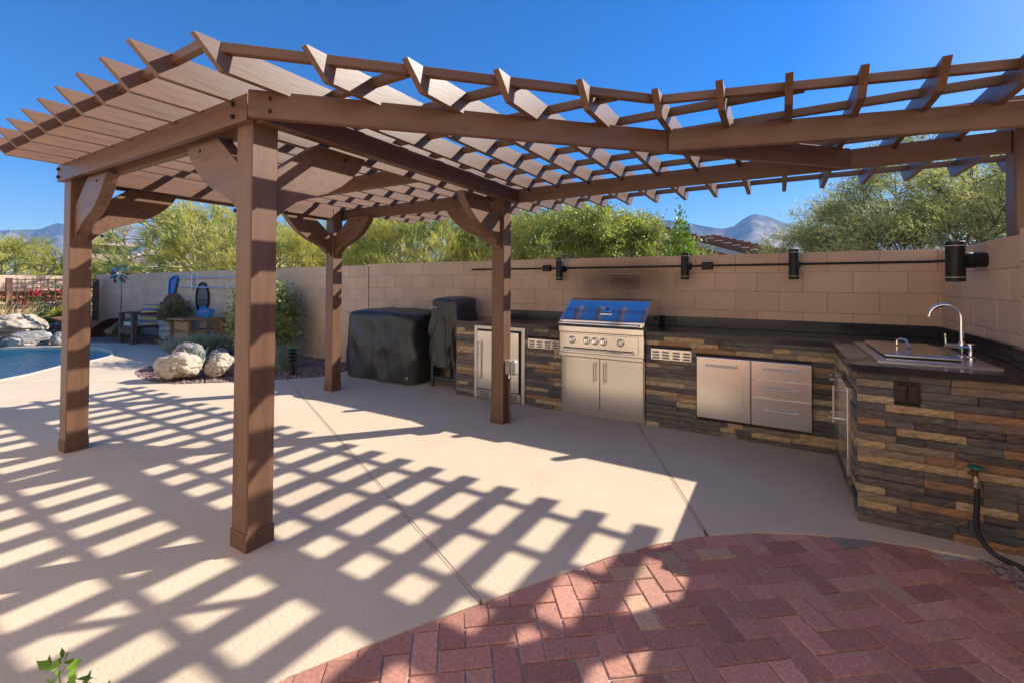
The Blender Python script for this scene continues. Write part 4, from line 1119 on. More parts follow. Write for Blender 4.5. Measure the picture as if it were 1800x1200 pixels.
def at(px, dist, cy=0):
    """plan point seen in direction of photo column px at forward distance dist"""
    yaw = .537296854; u = (px-900)/787.24
    return (-math.sin(yaw)*dist+math.cos(yaw)*u*dist, math.cos(yaw)*dist+math.sin(yaw)*u*dist)
G = GREENS
def build_trees():
    T = [('palo', 'yellow green palo verde tree rising behind the far steel trellis', 40, 17.5, .72, .4, G['palo_bright'], BARKG),
         ('palo2', 'sunlit palo verde tree between the far yard corner and the tiled house tower', -70, 19, .78, 2.2, G['palo_bright'], BARKG),
         ('palo3', 'small palo verde in front of the tiled house tower', 172, 24, .66, 1.1, G['palo'], BARKG),
         ('palo', 'broad wispy palo verde tree above the wall behind the pool net', 330, 20, 1.06, 2.9, G['palo_bright'], BARKG),
         ('palo2', 'tall palo verde tree behind the leafy garden shrub', 425, 17.5, 1.06, .9, G['palo_bright'], BARKG),
         ('palo3', 'palo verde tree seen between the two near pergola posts', 540, 14, .78, 4.0, G['palo_bright'], BARKG),
         ('palo', 'spreading palo verde tree above the covered barbecue', 690, 12.5, .80, 5.2, G['palo'], BARKG),
         ('palo2', 'palo verde tree with pale forked trunks behind the kitchen pergola post', 800, 12.0, .80, 3.5, G['palo'], BARKG),
         ('palo3', 'feathery palo verde tree beside the round privet', 925, 12.5, .88, 2.0, G['palo'], BARKG),
         ('privet', 'rounded small leaved privet tree in front of the neighbour gable', 1082, 11.0, .98, .5, G['privet'], BARKD),
         ('mesq', 'wide drooping mesquite tree beyond the wall right of the tiled roof', 1640, 9.6, .82, .3, G['mesq'], BARKD),
         ('mesq2', 'mesquite tree behind the light over the sink', 1745, 8.8, .86, 1.7, G['mesq'], BARKD),
         ('mesq', 'mesquite tree behind the raised pergola post at the sink wall', 1800, 9.2, .92, 3.6, G['mesq'], BARKD),
         ('palo3', 'young palo verde hugging the wall between barbecue and smoker', 625, 16, .70, 1.4, G['palo_bright'], BARKG)]
    for k, lb, px, d, s, r, lf, bk in T:
        x, y = at(px, d); tree(k, lb, x, y, s, r, lf, bk)
build_trees()

def leafy(name, label, cat, loc, dims, n, leaf, seed, size=(.04, .07), wid=(.02, .035), stems=5, holes=.35, mat2=None, stemmat=None):
    """leafy shrub: leaves on clustered points within an ellipsoid, thin stems"""
    rs = np.random.RandomState(seed); t = thing(name, label, cat, loc)
    k = max(12, n//60); c = unit(rs.normal(0, 1, (k, 3)))*rs.uniform(.35, 1, (k, 1))**.6
    c = c*np.array(dims)*.5; c[:, 2] += dims[2]*.5
    P = np.repeat(c, n//k, 0)+rs.normal(0, 1, (n//k*k, 3))*np.array(dims)*.075
    P[:, 2] = np.maximum(P[:, 2], .01)
    d = unit(rs.normal(0, .8, P.shape)+unit(P-np.array([0, 0, dims[2]*.3]))*.7)
    q = blades(P+np.array(loc), d, rs.uniform(*size, len(P)), rs.uniform(*wid, len(P)), rs, .3)
    npbuild('foliage', q, 4, leaf, t)
    mb = MB(); rnd = random.Random(seed)
    for i in range(0, k, max(1, k//(stems*3))):
        e = Vector(c[i]); m = Vector((e.x*.35, e.y*.35, e.z*.55)); L = Vector(loc)
        mb.tube([L+Vector((rnd.gauss(0, .02), rnd.gauss(0, .02), -.03)), L+m, L+e], [.010, .007, .003], 5, cap=False)
    mb.build('stems', stemmat or BARKD, t)
    return t
def tuft(name, label, cat, loc, r, h, n, leaf, seed, wid=(.006, .012), lean=.5):
    rs = np.random.RandomState(seed); t = thing(name, label, cat, loc)
    a = rs.uniform(0, 6.28, n); rr = r*.6*np.sqrt(rs.uniform(0, 1, n)); B = np.stack([np.cos(a)*rr, np.sin(a)*rr, np.zeros(n)], 1)+np.array(loc)
    d = unit(np.stack([np.cos(a)*lean*rr/r*1.6, np.sin(a)*lean*rr/r*1.6, np.ones(n)], 1)+rs.normal(0, .2, (n, 3)))
    q = blades(B, d, h*rs.uniform(.55, 1.05, n), rs.uniform(*wid, n), rs, .5)
    npbuild('foliage', q, 4, leaf, t); return t
def boulder(label, loc, dims, seed, mat, rot=0, cut=.5):
    bm = bmesh.new(); bmesh.ops.create_icosphere(bm, subdivisions=5, radius=.5)
    rnd = random.Random(seed); pl = [(Vector((rnd.gauss(0, 1), rnd.gauss(0, 1), rnd.gauss(.1, .8))).normalized(), rnd.uniform(.36, .46)) for _ in range(12)]
    for v in bm.verts:
        p = v.co.copy()
        for n, d in pl:
            s = p.dot(n)-d
            if s > 0: p -= n*s*.84
        q = p*2.0+Vector((seed*3.1, seed, 0))
        cell = mnoise.voronoi(p*3.2+Vector((seed, 0, seed)))[0]
        p += p.normalized()*(mnoise.fractal(q, 1.0, 2.0, 5)*.06 + mnoise.noise(q*5)*.02 - .09*max(0, .20-(cell[1]-cell[0]))*2.2)
        v.co = p
    zmin = min(v.co.z for v in bm.verts)
    for v in bm.verts: v.co = Vector((v.co.x*dims[0], v.co.y*dims[1], (v.co.z-zmin)*dims[2]-.02))
    me = bpy.data.meshes.new('boulder'); bm.to_mesh(me); bm.free()
    me.materials.append(mat); me.polygons.foreach_set('use_smooth', [True]*len(me.polygons))
    try: me.set_sharp_from_angle(angle=R(28))
    except Exception: pass
    o = bpy.data.objects.new('boulder', me); COL.objects.link(o); o.location = loc; o.rotation_euler = (0, 0, rot); WL[o.name] = loc
    return tag(o, label, 'boulder')
ROCK = M('pale_boulder', (.50, .43, .33), rough=.85, var=.25, vscale=4, bump=1.0, bscale=9, bdist=.05, col2=(.17, .13, .095), c2scale=5, c2lo=.54, c2hi=.62, detail=9)
ROCKG = M('grey_boulder', (.27, .25, .24), rough=.85, var=.3, vscale=4, bump=1.0, bscale=9, bdist=.05, col2=(.42, .37, .33), c2scale=4, c2lo=.5, c2hi=.58, detail=9)
def build_garden():
    boulder('large pale weathered boulder at the point of the gravel island', (-7.48, 3.14, 0), (.64, .52, .42), 1, ROCK, .5)
    boulder('pale squared boulder beside the largest one on the gravel island', (-7.22, 3.56, 0), (.42, .42, .38), 7, ROCK, 1.2)
    boulder('grey blue boulder behind the succulent on the gravel island', (-8.30, 3.62, 0), (.62, .46, .46), 3, ROCKG, .3)
    boulder('small grey boulder behind the squared pale one', (-7.85, 3.85, 0), (.42, .36, .36), 4, ROCKG, 2.3)
    boulder('tall sunlit cream boulder behind the pool below the trellis', (-16.0, 3.1, -.02), (1.7, 1.35, .70), 5, ROCK, .2)
    boulder('long dark faced boulder hanging over the pool edge', (-14.35, 3.08, -.1), (.80, .95, .44), 6, ROCKG, .25)
    boulder('brown rounded boulder at the pool edge next to the long one', (-13.85, 3.52, -.06), (.5, .5, .36), 8, ROCKG, .9)
    boulder('smooth grey boulder on the gravel behind the pool', (-16.6, 4.02, -.02), (.75, .65, .38), 9, ROCKG, .4)
    boulder('pale boulder low at the left pool rim', (-14.9, 2.35, -.04), (.8, .9, .36), 10, ROCK, .4)
    boulder('small white stone by the curved bench', (-15.0, 4.75, -.02), (.42, .36, .26), 12, ROCK, .4)
    # succulents
    t = thing('agave_plant', 'blue grey rosette succulent growing between the boulders', 'succulent', (-7.85, 3.5, .1))
    mb = MB(); rnd = random.Random(3)
    for k in range(34):
        a = rnd.uniform(0, 6.28); el = rnd.uniform(.5, 1.35); L = rnd.uniform(.16, .30); b = Vector((-7.85+rnd.uniform(-.22, .22), 3.5+rnd.uniform(-.08, .08), .16))
        d = Vector((math.cos(a)*math.cos(el), math.sin(a)*math.cos(el), math.sin(el))); s = d.cross(Vector((0, 0, 1))).normalized()*.022
        m = b+d*L*.45; e = b+d*L; th = Vector((0, 0, .008))
        mb.add([b-s*.6, b+s*.6, m+s-th, m-s-th, e, m+th], [(0, 1, 2, 3), (3, 2, 4), (0, 3, 5), (1, 5, 2), (3, 4, 5), (5, 4, 2), (0, 5, 1)])
    mb.build('leaf', G['agave'], t)
    tuft('santolina', 'low silvery blue green mound of fine foliage behind the island boulders', 'shrub', (-9.6, 4.35, -.02), .62, .46, 3600, G['grey'], 4, (.008, .016), .7)
    tuft('blue_grass', 'clump of upright grey green blades next to the path light', 'grass', (-6.95, 4.42, -.02), .22, .50, 420, G['grey'], 5, (.006, .014), .35)
    leafy('garden_shrub', 'leafy green shrub with pale new growth in front of the block wall', 'shrub', (-8.25, 4.80, .0), (1.6, .85, 1.50), 8500, G['shrub'], 6, (.045, .085), (.022, .04), 6)
    leafy('ground_shrub', 'bright green low plant at the foot of the wind spinner', 'plant', (-14.2, 4.85, -.02), (1.3, .5, .44), 1500, G['lush'], 7, (.06, .14), (.015, .03))
    leafy('trellis_shrub', 'dark green mounded shrub below the steel trellis', 'shrub', (-17.2, 4.1, -.02), (.9, 1.2, .66), 2600, G['dark'], 8, (.05, .1), (.02, .04))
    t = leafy('bougainvillea', 'red flowering bougainvillea climbing the steel trellis', 'vine', (-17.45, 4.05, .1), (.5, 1.6, 1.25), 330, G['lush'], 9, (.05, .09), (.03, .05))
    rs = np.random.RandomState(4); c = np.array([(-17.4, 3.72, 1.12), (-17.4, 3.9, 1.16), (-17.4, 3.62, .82), (-17.4, 3.7, .72), (-17.4, 4.3, 1.15), (-17.4, 4.42, 1.08), (-17.4, 4.48, 1.4), (-17.4, 3.84, 1.1)])
    P = np.repeat(c, 12, 0)+rs.normal(0, .06, (len(c)*12, 3)); q = blades(P, unit(rs.normal(0, 1, P.shape)), rs.uniform(.05, .09, len(P)), rs.uniform(.04, .06, len(P)), rs)
    for k in range(len(c)): npbuild('flower', q[k*12*4:(k+1)*12*4], 4, G['red'], t)['kind'] = 'stuff'
    t = leafy('yucca_bush', 'yellow green columnar bush at the trellis end behind the left post', 'shrub', (-17.0, 4.28, -.02), (.4, .4, .95), 700, G['palo_bright'], 10, (.08, .16), (.012, .03))
    tuft('dry_ocotillo', 'spray of dry straw coloured stems leaning by the tall cream boulder', 'plant', (-16.5, 2.75, .0), .7, 1.3, 300, G['straw'], 11, (.012, .028), 1.1)
    leafy('planter_foliage', 'bushy soft green plant growing from the galvanised tub', 'plant', (-11.92, 4.90, .49), (.92, .5, .50), 3000, M('rosemary_leaf', (.15, .19, .06), rough=.6, var=.3, vscale=5, transl=.2, col2=(.26, .20, .08), c2scale=5), 12, (.06, .14), (.008, .016))
    leafy('sage_shrub', 'green plant with bright tips spilling over the patio edge beside the house', 'plant', (-1.86, .49, -.02), (.50, .2, .19), 170, G['citrus'], 13, (.035, .065), (.018, .03), 8)
    # sapling of glossy leaves beyond the wall
    x, y = at(1196, 8.6); leafy('citrus_sapling', 'slim bright green citrus sapling showing above the wall beside the gable', 'tree', (x, y, .9), (.46, .42, 1.95), 1100, G['citrus'], 14, (.06, .11), (.03, .05), 6)
    # path light
    bk = M('dark_bronze', (.03, .025, .022), rough=.45, metal=.5, var=.1); px, py = -6.44, 4.22
    t = thing('path_light', 'tiered dark bronze path light in the purple gravel', 'light', (px, py, 0))
    MB().lathe([(.035, -.03), (.035, .13), (.012, .14), (.012, .20)], (px, py, 0), 14).build('stake', bk, t, True)
    for k in range(3): MB().lathe([(.02, .20+k*.055), (.075, .205+k*.055), (.06, .222+k*.055), (.02, .24+k*.055)], (px, py, 0), 18).build('tier', bk, t, True)
    MB().lathe([(.03, .36), (.078, .367), (.055, .392), (.01, .405)], (px, py, 0), 18).build('cap', bk, t, True)
build_garden()
# ------------------------------------------------------------------ garden furniture and ornaments
OLDW = M('weathered_dark_wood', (.085, .055, .038), rough=.7, var=.3, vscale=5, stretch=(2, 2, 10), bump=.4, bscale=15)
TEAK = M('oiled_teak', (.36, .20, .085), rough=.55, var=.25, vscale=4, stretch=(1, 6, 8), bump=.3, bscale=12)
CORTEN = M('corten_steel', (.20, .085, .045), rough=.75, var=.3, vscale=6, col2=(.12, .06, .04), c2scale=4)
def stripes(name, cols, scale, axis=2):
    m = M(name, (.5, .5, .5), rough=.85, var=.06); N, L, b = nodes(m)
    tc = N.new('ShaderNodeTexCoord'); sp = N.new('ShaderNodeSeparateXYZ'); L.new(tc.outputs['Object'], sp.inputs[0])
    mu = N.new('ShaderNodeMath'); mu.operation = 'MULTIPLY'; mu.inputs[1].default_value = scale; fr = N.new('ShaderNodeMath'); fr.operation = 'FRACT'
    L.new(sp.outputs[axis], mu.inputs[0]); L.new(mu.outputs[0], fr.inputs[0]); cr = N.new('ShaderNodeValToRGB'); cr.color_ramp.interpolation = 'CONSTANT'; e = cr.color_ramp.elements
    n = len(cols); e[0].color = (*cols[0], 1); e[1].position = 1/n; e[1].color = (*cols[1], 1)
    for i in range(2, n): q = e.new(i/n); q.color = (*cols[i], 1)
    L.new(fr.outputs[0], cr.inputs[0]); h = b.inputs['Base Color'].links[0].from_socket.node; L.new(cr.outputs[0], h.inputs['Color']); return m
def pillow(parent, c, w, h, d, mat, rot, name='pillow'):
    vs = []; fs = []; n = 10
    for s in (-1, 1):
        for i in range(n+1):
            for j in range(n+1):
                u, v = 2*i/n-1, 2*j/n-1; b = max(0, (1-u**4)*(1-v**4))**.55
                vs.append((u*w/2*(1-.06*(1-abs(v))**2*0), s*d/2*b, v*h/2))
    m = (n+1)**2
    for s in (0, 1):
        for i in range(n):
            for j in range(n):
                a = s*m+i*(n+1)+j; q = (a, a+1, a+n+2, a+n+1); fs.append(q if s else q[::-1])
    me = bpy.data.meshes.new(name); me.from_pydata(vs, [], fs); me.update(); me.materials.append(mat); me.polygons.foreach_set('use_smooth', [True]*len(me.polygons))
    o = bpy.data.objects.new(name, me); COL.objects.link(o); o.location = c; o.rotation_euler = rot; return o
def build_furniture():
    # dark armchair
    ox, oy = -12.95, 4.72
    t = thing('armchair', 'chunky dark wood armchair facing the pool with a striped cushion', 'chair', (ox, oy, 0))
    def b(n, x0, x1, y0, y1, z0, z1, m=OLDW): return MB().box(ox+x0, ox+x1, oy+y0, oy+y1, z0, z1, .006).build(n, m, t)
    for x in (-.32, .35):
        for y in (-.42, .34): b('leg', x, x+.11, y, y+.09, -.012, .66)
    for x in (-.34, .33): b('arm', x, x+.15, -.44, .45, .661, .70)
    b('seat_board', -.21, .35, -.40, .34, .34, .40); b('front_rail', -.209, .349, -.43, -.401, .22, .339); b('back_rail', -.21, .35, .345, .40, .40, .92)
    b('seat_cushion', -.20, .33, -.36, .30, .401, .48, M('white_cushion', (.6, .58, .56), rough=.9, var=.05))
    pl = pillow(None, (ox+.24, oy-.02, .68), .42, .42, .15, stripes('striped_cushion', [(.62, .52, .04), (.05, .16, .55), (.45, .04, .08), (.08, .35, .55), (.6, .5, .05)], 7.0), (-.35, 0, .5))
    tag(pl, 'yellow blue and red striped throw pillow on the dark armchair', 'pillow')
    # teak chair
    ox, oy = -11.0, 4.98
    t = thing('teak_chair', 'honey coloured teak armchair with broad arms and slatted front', 'chair', (ox, oy, 0))
    def c(n, x0, x1, y0, y1, z0, z1): return MB().box(ox+x0*.72, ox+x1*.72, oy+y0, oy+y1, z0, z1, .005).build(n, TEAK, t)
    for x in (-.42, .37):
        for y in (-.36, .28): c('leg', x, x+.06, y, y+.06, -.012, .60)
    c('arm', -.50, -.30, -.46, .36, .601, .63); c('arm', .30, .50, -.46, .36, .601, .63); c('front_board', -.299, .299, -.45, -.30, .601, .628)
    c('front_slat', -.359, .369, -.35, -.325, .385, .56); c('front_slat', -.359, .369, -.35, -.325, .12, .325); c('seat', -.36, .37, -.324, .28, .33, .37); c('back_board', -.36, .37, .285, .335, .37, .62)
    pl = pillow(None, (ox+.20, oy+.02, .735), .36, .26, .14, M('blue_print_cushion', (.03, .20, .42), rough=.85, var=.2, vscale=9, col2=(.55, .22, .05), c2scale=6, c2lo=.6, c2hi=.66), (-.5, .25, .3))
    tag(pl, 'bright blue patterned pillow on the teak chair', 'pillow')
    # galvanised tub
    zinc = M('galvanised_zinc', (.20, .21, .22), rough=.45, metal=.8, var=.2, vscale=6)
    tx, ty = -12.1, 4.88
    t = thing('planter_tub', 'ribbed galvanised tub planter on short legs between the chairs', 'planter', (tx, ty, 0))
    MB().lathe([(.22, .13), (.225, .18), (.238, .185), (.23, .20), (.24, .30), (.252, .305), (.245, .32), (.25, .42), (.262, .425), (.255, .44), (.262, .53), (.272, .535), (.272, .55), (.25, .55), (.245, .50), (.0, .50)], (tx, ty, 0), 28).build('tub', zinc, t, True)
    for k in range(3):
        a = k*2.09+.4; MB().box(tx+.15*math.cos(a)-.03, tx+.15*math.cos(a)+.03, ty+.15*math.sin(a)-.03, ty+.15*math.sin(a)+.03, -.012, .131).build('foot', BLACK, t)
    MB().lathe([(.012, -.262), (.04, -.264), (.04, -.272), (.012, -.272)], (tx, ty, .40), 14, 'y').build('ring_pull', BLACK, t, True)
    # half disc metal sunburst leaning on the wall
    t = thing('metal_fan', 'large rusty brown half round metal fan leaning on the wall behind the armchair', 'sculpture', (-13.1, 5.25, 0))
    n = 24; pts = [(.62*math.cos(math.pi*k/n), .62*math.sin(math.pi*k/n)) for k in range(n+1)]
    MB().extr(pts, lambda a, z, w: (-13.1+a, 5.24+w+.08*(z/.62), .52+z), 0, .02).build('disc', CORTEN, t)
    MB().box(-13.45, -12.75, 5.20, 5.30, -.03, .525).build('stand', CORTEN, t)
    for k in range(1, 12):
        a = math.pi*k/12; MB().tube([(-13.1+.1*math.cos(a), 5.225+.01, .52+.1*math.sin(a)), (-13.1+.60*math.cos(a), 5.225+.075, .52+.60*math.sin(a))], .008, 5).build('rib', CORTEN, t)
    # oval screen on wall
    t = thing('oval_screen', 'black framed oval mesh ornament hung on the block wall above the teak chair', 'ornament', (-11.45, 5.38, 1.0))
    cx, cz = -11.75, 1.03
    MB().tube([(cx+.29*math.cos(2*math.pi*k/32), 5.375, cz+.36*math.sin(2*math.pi*k/32)) for k in range(33)], .022, 8, cap=False).build('rim', BLACK, t, True)
    MB().prism([(0, 0)], 0, 0) if False else None
    MB().extr([(.275*math.cos(2*math.pi*k/32), .345*math.sin(2*math.pi*k/32)) for k in range(32)], lambda a, z, w: (cx+a, 5.385+w, cz+z), 0, .006).build('mesh_panel', M('grey_mesh', (.16, .15, .15), rough=.7, var=.1), t)
    MB().tube([(cx-.27, 5.37, cz-.02), (cx+.27, 5.37, cz-.02)], .010, 6).build('crossbar', M('brass_bar', (.35, .25, .12), rough=.4, metal=.8, var=0), t)
    # pool net and poles on the wall
    alu = M('blue_white_pole', (.55, .60, .72), rough=.35, metal=.4, var=.03)
    t = thing('pool_net', 'blue leaf skimmer net on a long pale pole hung along the block wall', 'net', (-12.9, 5.36, 1.3))
    zb = 1.52
    MB().tube([(-12.95, 5.36, zb), (-9.3, 5.36, zb)], .016, 8).build('pole', alu, t, True)
    blue = M('net_blue', (.01, .15, .50), rough=.5, var=.15)
    pr = [(x-.70, z) for x, z in [(-12.72, zb-.42), (-12.60, zb-.48), (-12.44, zb-.44), (-12.28, zb-.05), (-12.24, zb+.02), (-12.48, zb+.03), (-12.68, zb-.06)]]
    MB().tube([(x, 5.36, z) for x, z in pr+pr[:1]], .022, 7).build('net_frame', blue, t, True); MB().extr(pr[::-1], lambda x, z, w: (x, 5.37+w, z), 0, .012).build('net_bag', blue, t)
    t = thing('pool_pole', 'second pale telescopic pole hung below the skimmer net', 'pole', (-12, 5.36, 1.2))
    MB().tube([(-12.85, 5.36, zb-.23), (-9.4, 5.36, zb-.23)], .016, 8).build('pole', alu, t, True)
    for x in (-12.2, -9.9):
        MB().box(x-.02, x+.02, 5.34, 5.405, zb-.30, zb+.07, .003).build('hook', alu, t)
    # wind spinner
    sx, sy, sz = -14.5, 4.75, 1.62
    t = thing('wind_spinner', 'copper and blue metal flower wind spinner on a thin rod', 'ornament', (sx, sy, 0))
    MB().tube([(sx, sy, -.05), (sx, sy, sz)], .012, 6).build('rod', CORTEN, t)
    cu = M('copper_petal', (.42, .20, .11), rough=.35, metal=.9, var=.1); bl = M('blue_petal', (.35, .52, .62), rough=.25, metal=.8, var=.1)
    ux = Vector((.86, .5, 0)); uz = Vector((0, 0, 1)); un = Vector((.5, -.86, 0)); c0 = Vector((sx, sy, sz))+un*.04
    for ring, (r0, r1, nn, dd) in enumerate(((.08, .30, 12, .0), (.05, .2, 10, .04))):
        for k in range(nn):
            a = 2*math.pi*k/nn+ring*.26; d = ux*math.cos(a)+uz*math.sin(a); s = d.cross(un).normalized()*(.042)
            m = MB(); p0 = c0+d*r0+un*dd; pm = c0+d*(r0+r1)*.58+un*(dd+.03); p1 = c0+d*r1+un*dd
            m.add([p0, pm+s+un*.015, p1, pm-s-un*.015], [(0, 1, 2, 3)]); m.build('petal', bl if k % 2 else cu, t)
    MB().lathe([(.0, -.03), (.04, -.02), (.05, 0), (.04, .02), (0, .03)], tuple(c0+un*.05), 14, 'y', cap=False).build('hub', CHROME, t, True)
    # curved bench
    t = thing('curved_bench', 'sculptural rusted steel bench with flared curved ends', 'bench', (-15.4, 4.4, 0))
    bx, by = -15.35, 4.35; pr = [(-.9, .0)]
    top = [(-.95, .50), (-.6, .43), (-.2, .40), (.2, .40), (.6, .43), (.95, .50)]
    bot = [(.62, .36), (.42, .22), (.36, .0), (.18, .0), (.14, .2), (0, .30), (-.14, .2), (-.18, .0), (-.36, .0), (-.42, .22), (-.62, .36)]
    dx, dy = math.cos(.35), math.sin(.35)
    MB().extr((top+bot)[::-1], lambda a, z, w: (bx+a*dx-w*dy, by+a*dy+w*dx, z-.012), -.22, .22).build('bench_body', CORTEN, t)
    # steel trellis
    t = thing('steel_trellis', 'rusty steel trellis screen with square grid standing behind the pool', 'trellis', (-17.6, 2.0, 0))
    X = -17.75
    for y in (3.42, 5.2): MB().box(X-.06, X+.06, y-.06, y+.06, -.03, 1.50, .004).build('post', CORTEN, t)
    for z in (1.46, 1.34, 1.22, .36, .20, .52, .68, .84): MB().box(X-.012, X+.012, 3.481, 5.139, z-.012, z+.012).build('rail', CORTEN, t)
    for k in range(1, 12):
        y = 3.42+k*.15; MB().box(X+.013, X+.028, y-.010, y+.010, .12, 1.50).build('upright', CORTEN, t)
    MB().box(X-.02, X+.02, 3.481, 5.139, 1.12, 1.16).build('mid_rail', CORTEN, t)
    pan = M('corrugated_rust', (.40, .17, .07), rough=.7, var=.2, vscale=3)
    t = thing('corrugated_planter', 'long corrugated rust coloured planter panel along the far wall', 'planter', (-18.2, 1.5, 0))
    m = MB(); n = 120
    vs = []; 
    for k in range(n+1):
        y = -2.0+6.6*k/n; x = -18.15+.02*math.sin(k*1.9); vs += [(x, y, .88), (x, y, 1.12)]
    m.add(vs, [(2*k, 2*k+2, 2*k+3, 2*k+1) for k in range(n)]); m.build('panel', pan, t)
    MB().box(-18.36, -18.10, -2.0, 4.6, 1.121, 1.155, .003).build('cap', CORTEN, t); MB().box(-18.41, -18.19, -2.0, 4.6, -.03, .86, .003).build('base_wall', BLOCK, t); MB().box(-18.36, -18.19, -2.0, 4.6, .861, 1.12).build('soil', BED, t)
build_furniture()

# ------------------------------------------------------------------ neighbouring houses, mountains, air
TILE = M('clay_roof_tile', (.30, .145, .095), rough=.85, var=.22, vscale=6, col2=(.22, .12, .09), c2scale=3)
TILEP = M('pale_roof_tile', (.44, .33, .245), rough=.85, var=.15, vscale=3)
STUC = M('tan_stucco', (.40, .30, .215), rough=.9, var=.05, vscale=2)
TRIM = M('white_trim', (.62, .58, .52), rough=.7, var=.03)
def gable_house(name, label, cx, cy, ang, half, depth, eave, peak, tile, over=.45, parent=None, windows=True, trim=True):
    """gable end faces -normal; ang: direction of the gable end's right hand"""
    t = parent or thing(name, label, 'house', (cx, cy, -.03))
    ux, uy = math.cos(ang), math.sin(ang); vx, vy = -uy, ux
    F = lambda a, b, z: (cx+ux*a+vx*b, cy+uy*a+vy*b, z)
    m = MB(); pr = [(-half, -.03), (half, -.03), (half, eave), (0, peak), (-half, eave)]
    m.extr(pr, lambda a, z, w: F(a, w, z), 0, depth); m.build('wall', STUC, t)
    sl = (peak-eave)/half; L = half+over; th = .10
    for s in (-1, 1):
        m = MB(); rows = int(L*math.hypot(1, sl)/.36); 
        # roof slab with stepped tile courses and barrel ribs along the slope
        nb = int((depth+over)/.30)
        for r in range(rows):
            a0, a1 = L*r/rows, L*(r+1)/rows; z0, z1 = peak+.10-sl*a0, peak+.10-sl*a1
            for (b0, b1) in ((-over, depth),):
                m.add([F(s*a0, b0, z0), F(s*a1, b0, z1+.035), F(s*a1, b1, z1+.035), F(s*a0, b1, z0), F(s*a1, b0, z1-th), F(s*a1, b1, z1-th), F(s*a0, b0, z0-th), F(s*a0, b1, z0-th)],
                      [(0, 1, 2, 3), (1, 4, 5, 2), (6, 7, 5, 4), (0, 6, 4, 1), (3, 2, 5, 7)])
        ro = m.build('roof', tile, t)
        if trim:
            m = MB(); m.extr([(s*0, peak-.03), (s*L, peak-.03-sl*L), (s*L, peak-.24-sl*L), (s*0, peak-.24)], lambda a, z, w: F(a, w, z), -over+.03, -over+.09); m.build('fascia', TRIM, t)
        k = int(L*math.hypot(1, sl)/.38)
        for r in range(k):
            a0, a1 = L*r/k, L*(r+.93)/k
            MB().tube([F(s*a0, -over+.04, peak+.12-sl*a0), F(s*a1, -over+.04, peak+.17-sl*a1)], [.085, .12], 8).build('rake_tile', tile, ro, True)
    n = int(depth/.4)
    m = MB()
    for r in range(n): m.tube([F(0, -over+r*.4, peak+.15), F(0, -over+r*.4+.37, peak+.17)], [.09, .12], 8)
    m.build('ridge_tiles', tile, t)
    return t
def build_houses():
    x, y = at(1095, 19.0)
    g = gable_house('house', 'neighbour house with brown clay tiled gable and white trim beyond the wall', x, y, R(31.5), 6.2, 12, 2.45, 4.0, TILE)
    x, y = at(1249, 23.5)
    gable_house('house', 'second red tiled roof showing above the neighbour gable', x, y, R(31.5), 5.2, 9, 2.7, 3.78, TILE, trim=False)
    x, y = at(285, 33)
    gable_house('house', 'long pale tiled house roof beyond the wall near the wind spinner', x, y, R(-60), 4.0, 14, 2.4, 3.7, TILEP, trim=False)
    x, y = at(178, 34)
    t = thing('house_tower', 'small square stucco tower with hipped tile cap behind the far palo verde', 'tower', (x, y, -.03))
    MB().box(x-1.1, x+1.1, y-1.1, y+1.1, -.03, 4.1).build('wall', STUC, t)
    m = MB(); e = 1.7; m.add([(x-e, y-e, 4.1), (x+e, y-e, 4.1), (x+e, y+e, 4.1), (x-e, y+e, 4.1), (x, y, 4.85), (x-e, y-e, 4.22), (x+e, y-e, 4.22), (x+e, y+e, 4.22), (x-e, y+e, 4.22)],
          [(3, 2, 1, 0), (0, 1, 6, 5), (1, 2, 7, 6), (2, 3, 8, 7), (3, 0, 5, 8), (5, 6, 4), (6, 7, 4), (7, 8, 4), (8, 5, 4)]); m.build('roof', TILEP, t)
build_houses()

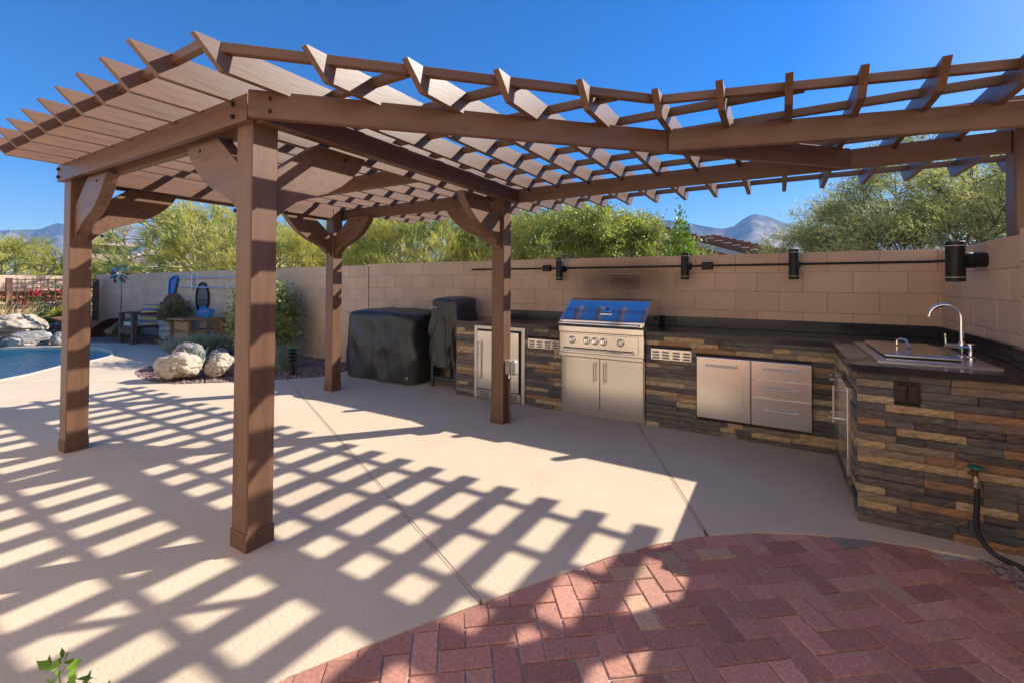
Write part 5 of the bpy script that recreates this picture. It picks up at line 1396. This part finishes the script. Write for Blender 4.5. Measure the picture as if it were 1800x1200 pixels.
def build_mountains():
    """terrain arc far beyond the houses; skyline heights follow the photographed ridge"""
    rock = M('mountain_rock', (.42, .31, .25), rough=.95, var=.25, vscale=.006, space='World', col2=(.14, .14, .085), c2scale=.012, c2lo=.45, c2hi=.58)
    D = 3200.0
    # photo column -> ridge height in photo pixels above the horizon (about row 503)
    prof = [(-700, 60), (-300, 80), (0, 89), (40, 92), (70, 93), (100, 104), (125, 98), (150, 97), (197, 106), (225, 100), (250, 98), (330, 95), (420, 86), (520, 80), (620, 70), (720, 62), (820, 66), (900, 76), (960, 100), (1010, 112), (1060, 106),
            (1140, 115), (1164, 113), (1180, 114), (1200, 110), (1222, 107), (1250, 101), (1270, 99), (1290, 104), (1305, 116), (1324, 127), (1350, 122), (1380, 110), (1460, 90), (1560, 80), (1700, 76), (1900, 90), (2400, 70)]
    xs = [p[0] for p in prof]; hs = [p[1] for p in prof]
    NU, NV = 420, 34; vs = []; fs = []
    for v in range(NV):
        t = v/(NV-1)
        for u in range(NU):
            px = -700+3100*u/(NU-1); h = np.interp(px, xs, hs)
            dist = D*(.55+.45*t) if t <= 1 else D
            k = dist*.1/78.7
            x, y = at(px, dist)
            ridge = mnoise.ridged_multi_fractal(Vector((x*.0019, y*.0019, .3)), 1.0, 2.1, 6, 1.0, 2.0)
            ridge2 = mnoise.fractal(Vector((x*.006, y*.006, 1.7)), 1.0, 2.0, 5)
            env = t**1.55
            z = 1.4+h/787.24*D*env*(.80+.20*1.0 if t > .999 else (.74+.16*min(ridge, 2.0)))+ (ridge2*14*env if t < .999 else ridge2*5)
            vs.append((x, y, max(-3, z) if v else -3))
    for v in range(NV-1):
        for u in range(NU-1):
            a = v*NU+u; fs.append((a, a+1, a+NU+1, a+NU))
    o = MB().add(vs, fs).build('mountains', rock, None, True, 180); struct(o)
build_mountains()
def build_haze():
    m = bpy.data.materials.new('haze_air'); m.use_nodes = True; N = m.node_tree.nodes; L = m.node_tree.links
    N.remove(N['Principled BSDF']); pv = N.new('ShaderNodeVolumePrincipled'); pv.inputs['Color'].default_value = (.34, .58, 1.0, 1); pv.inputs['Density'].default_value = HAZE
    pv.inputs['Anisotropy'].default_value = .0
    L.new(pv.outputs[0], N['Material Output'].inputs['Volume'])
    o = MB().box(-5200, 5200, -600, 5400, -4, 640).build('haze', m); tag(o, 'thin blue air between the yard and the mountains', 'haze', kind='stuff')
HAZE = .00017
build_haze()
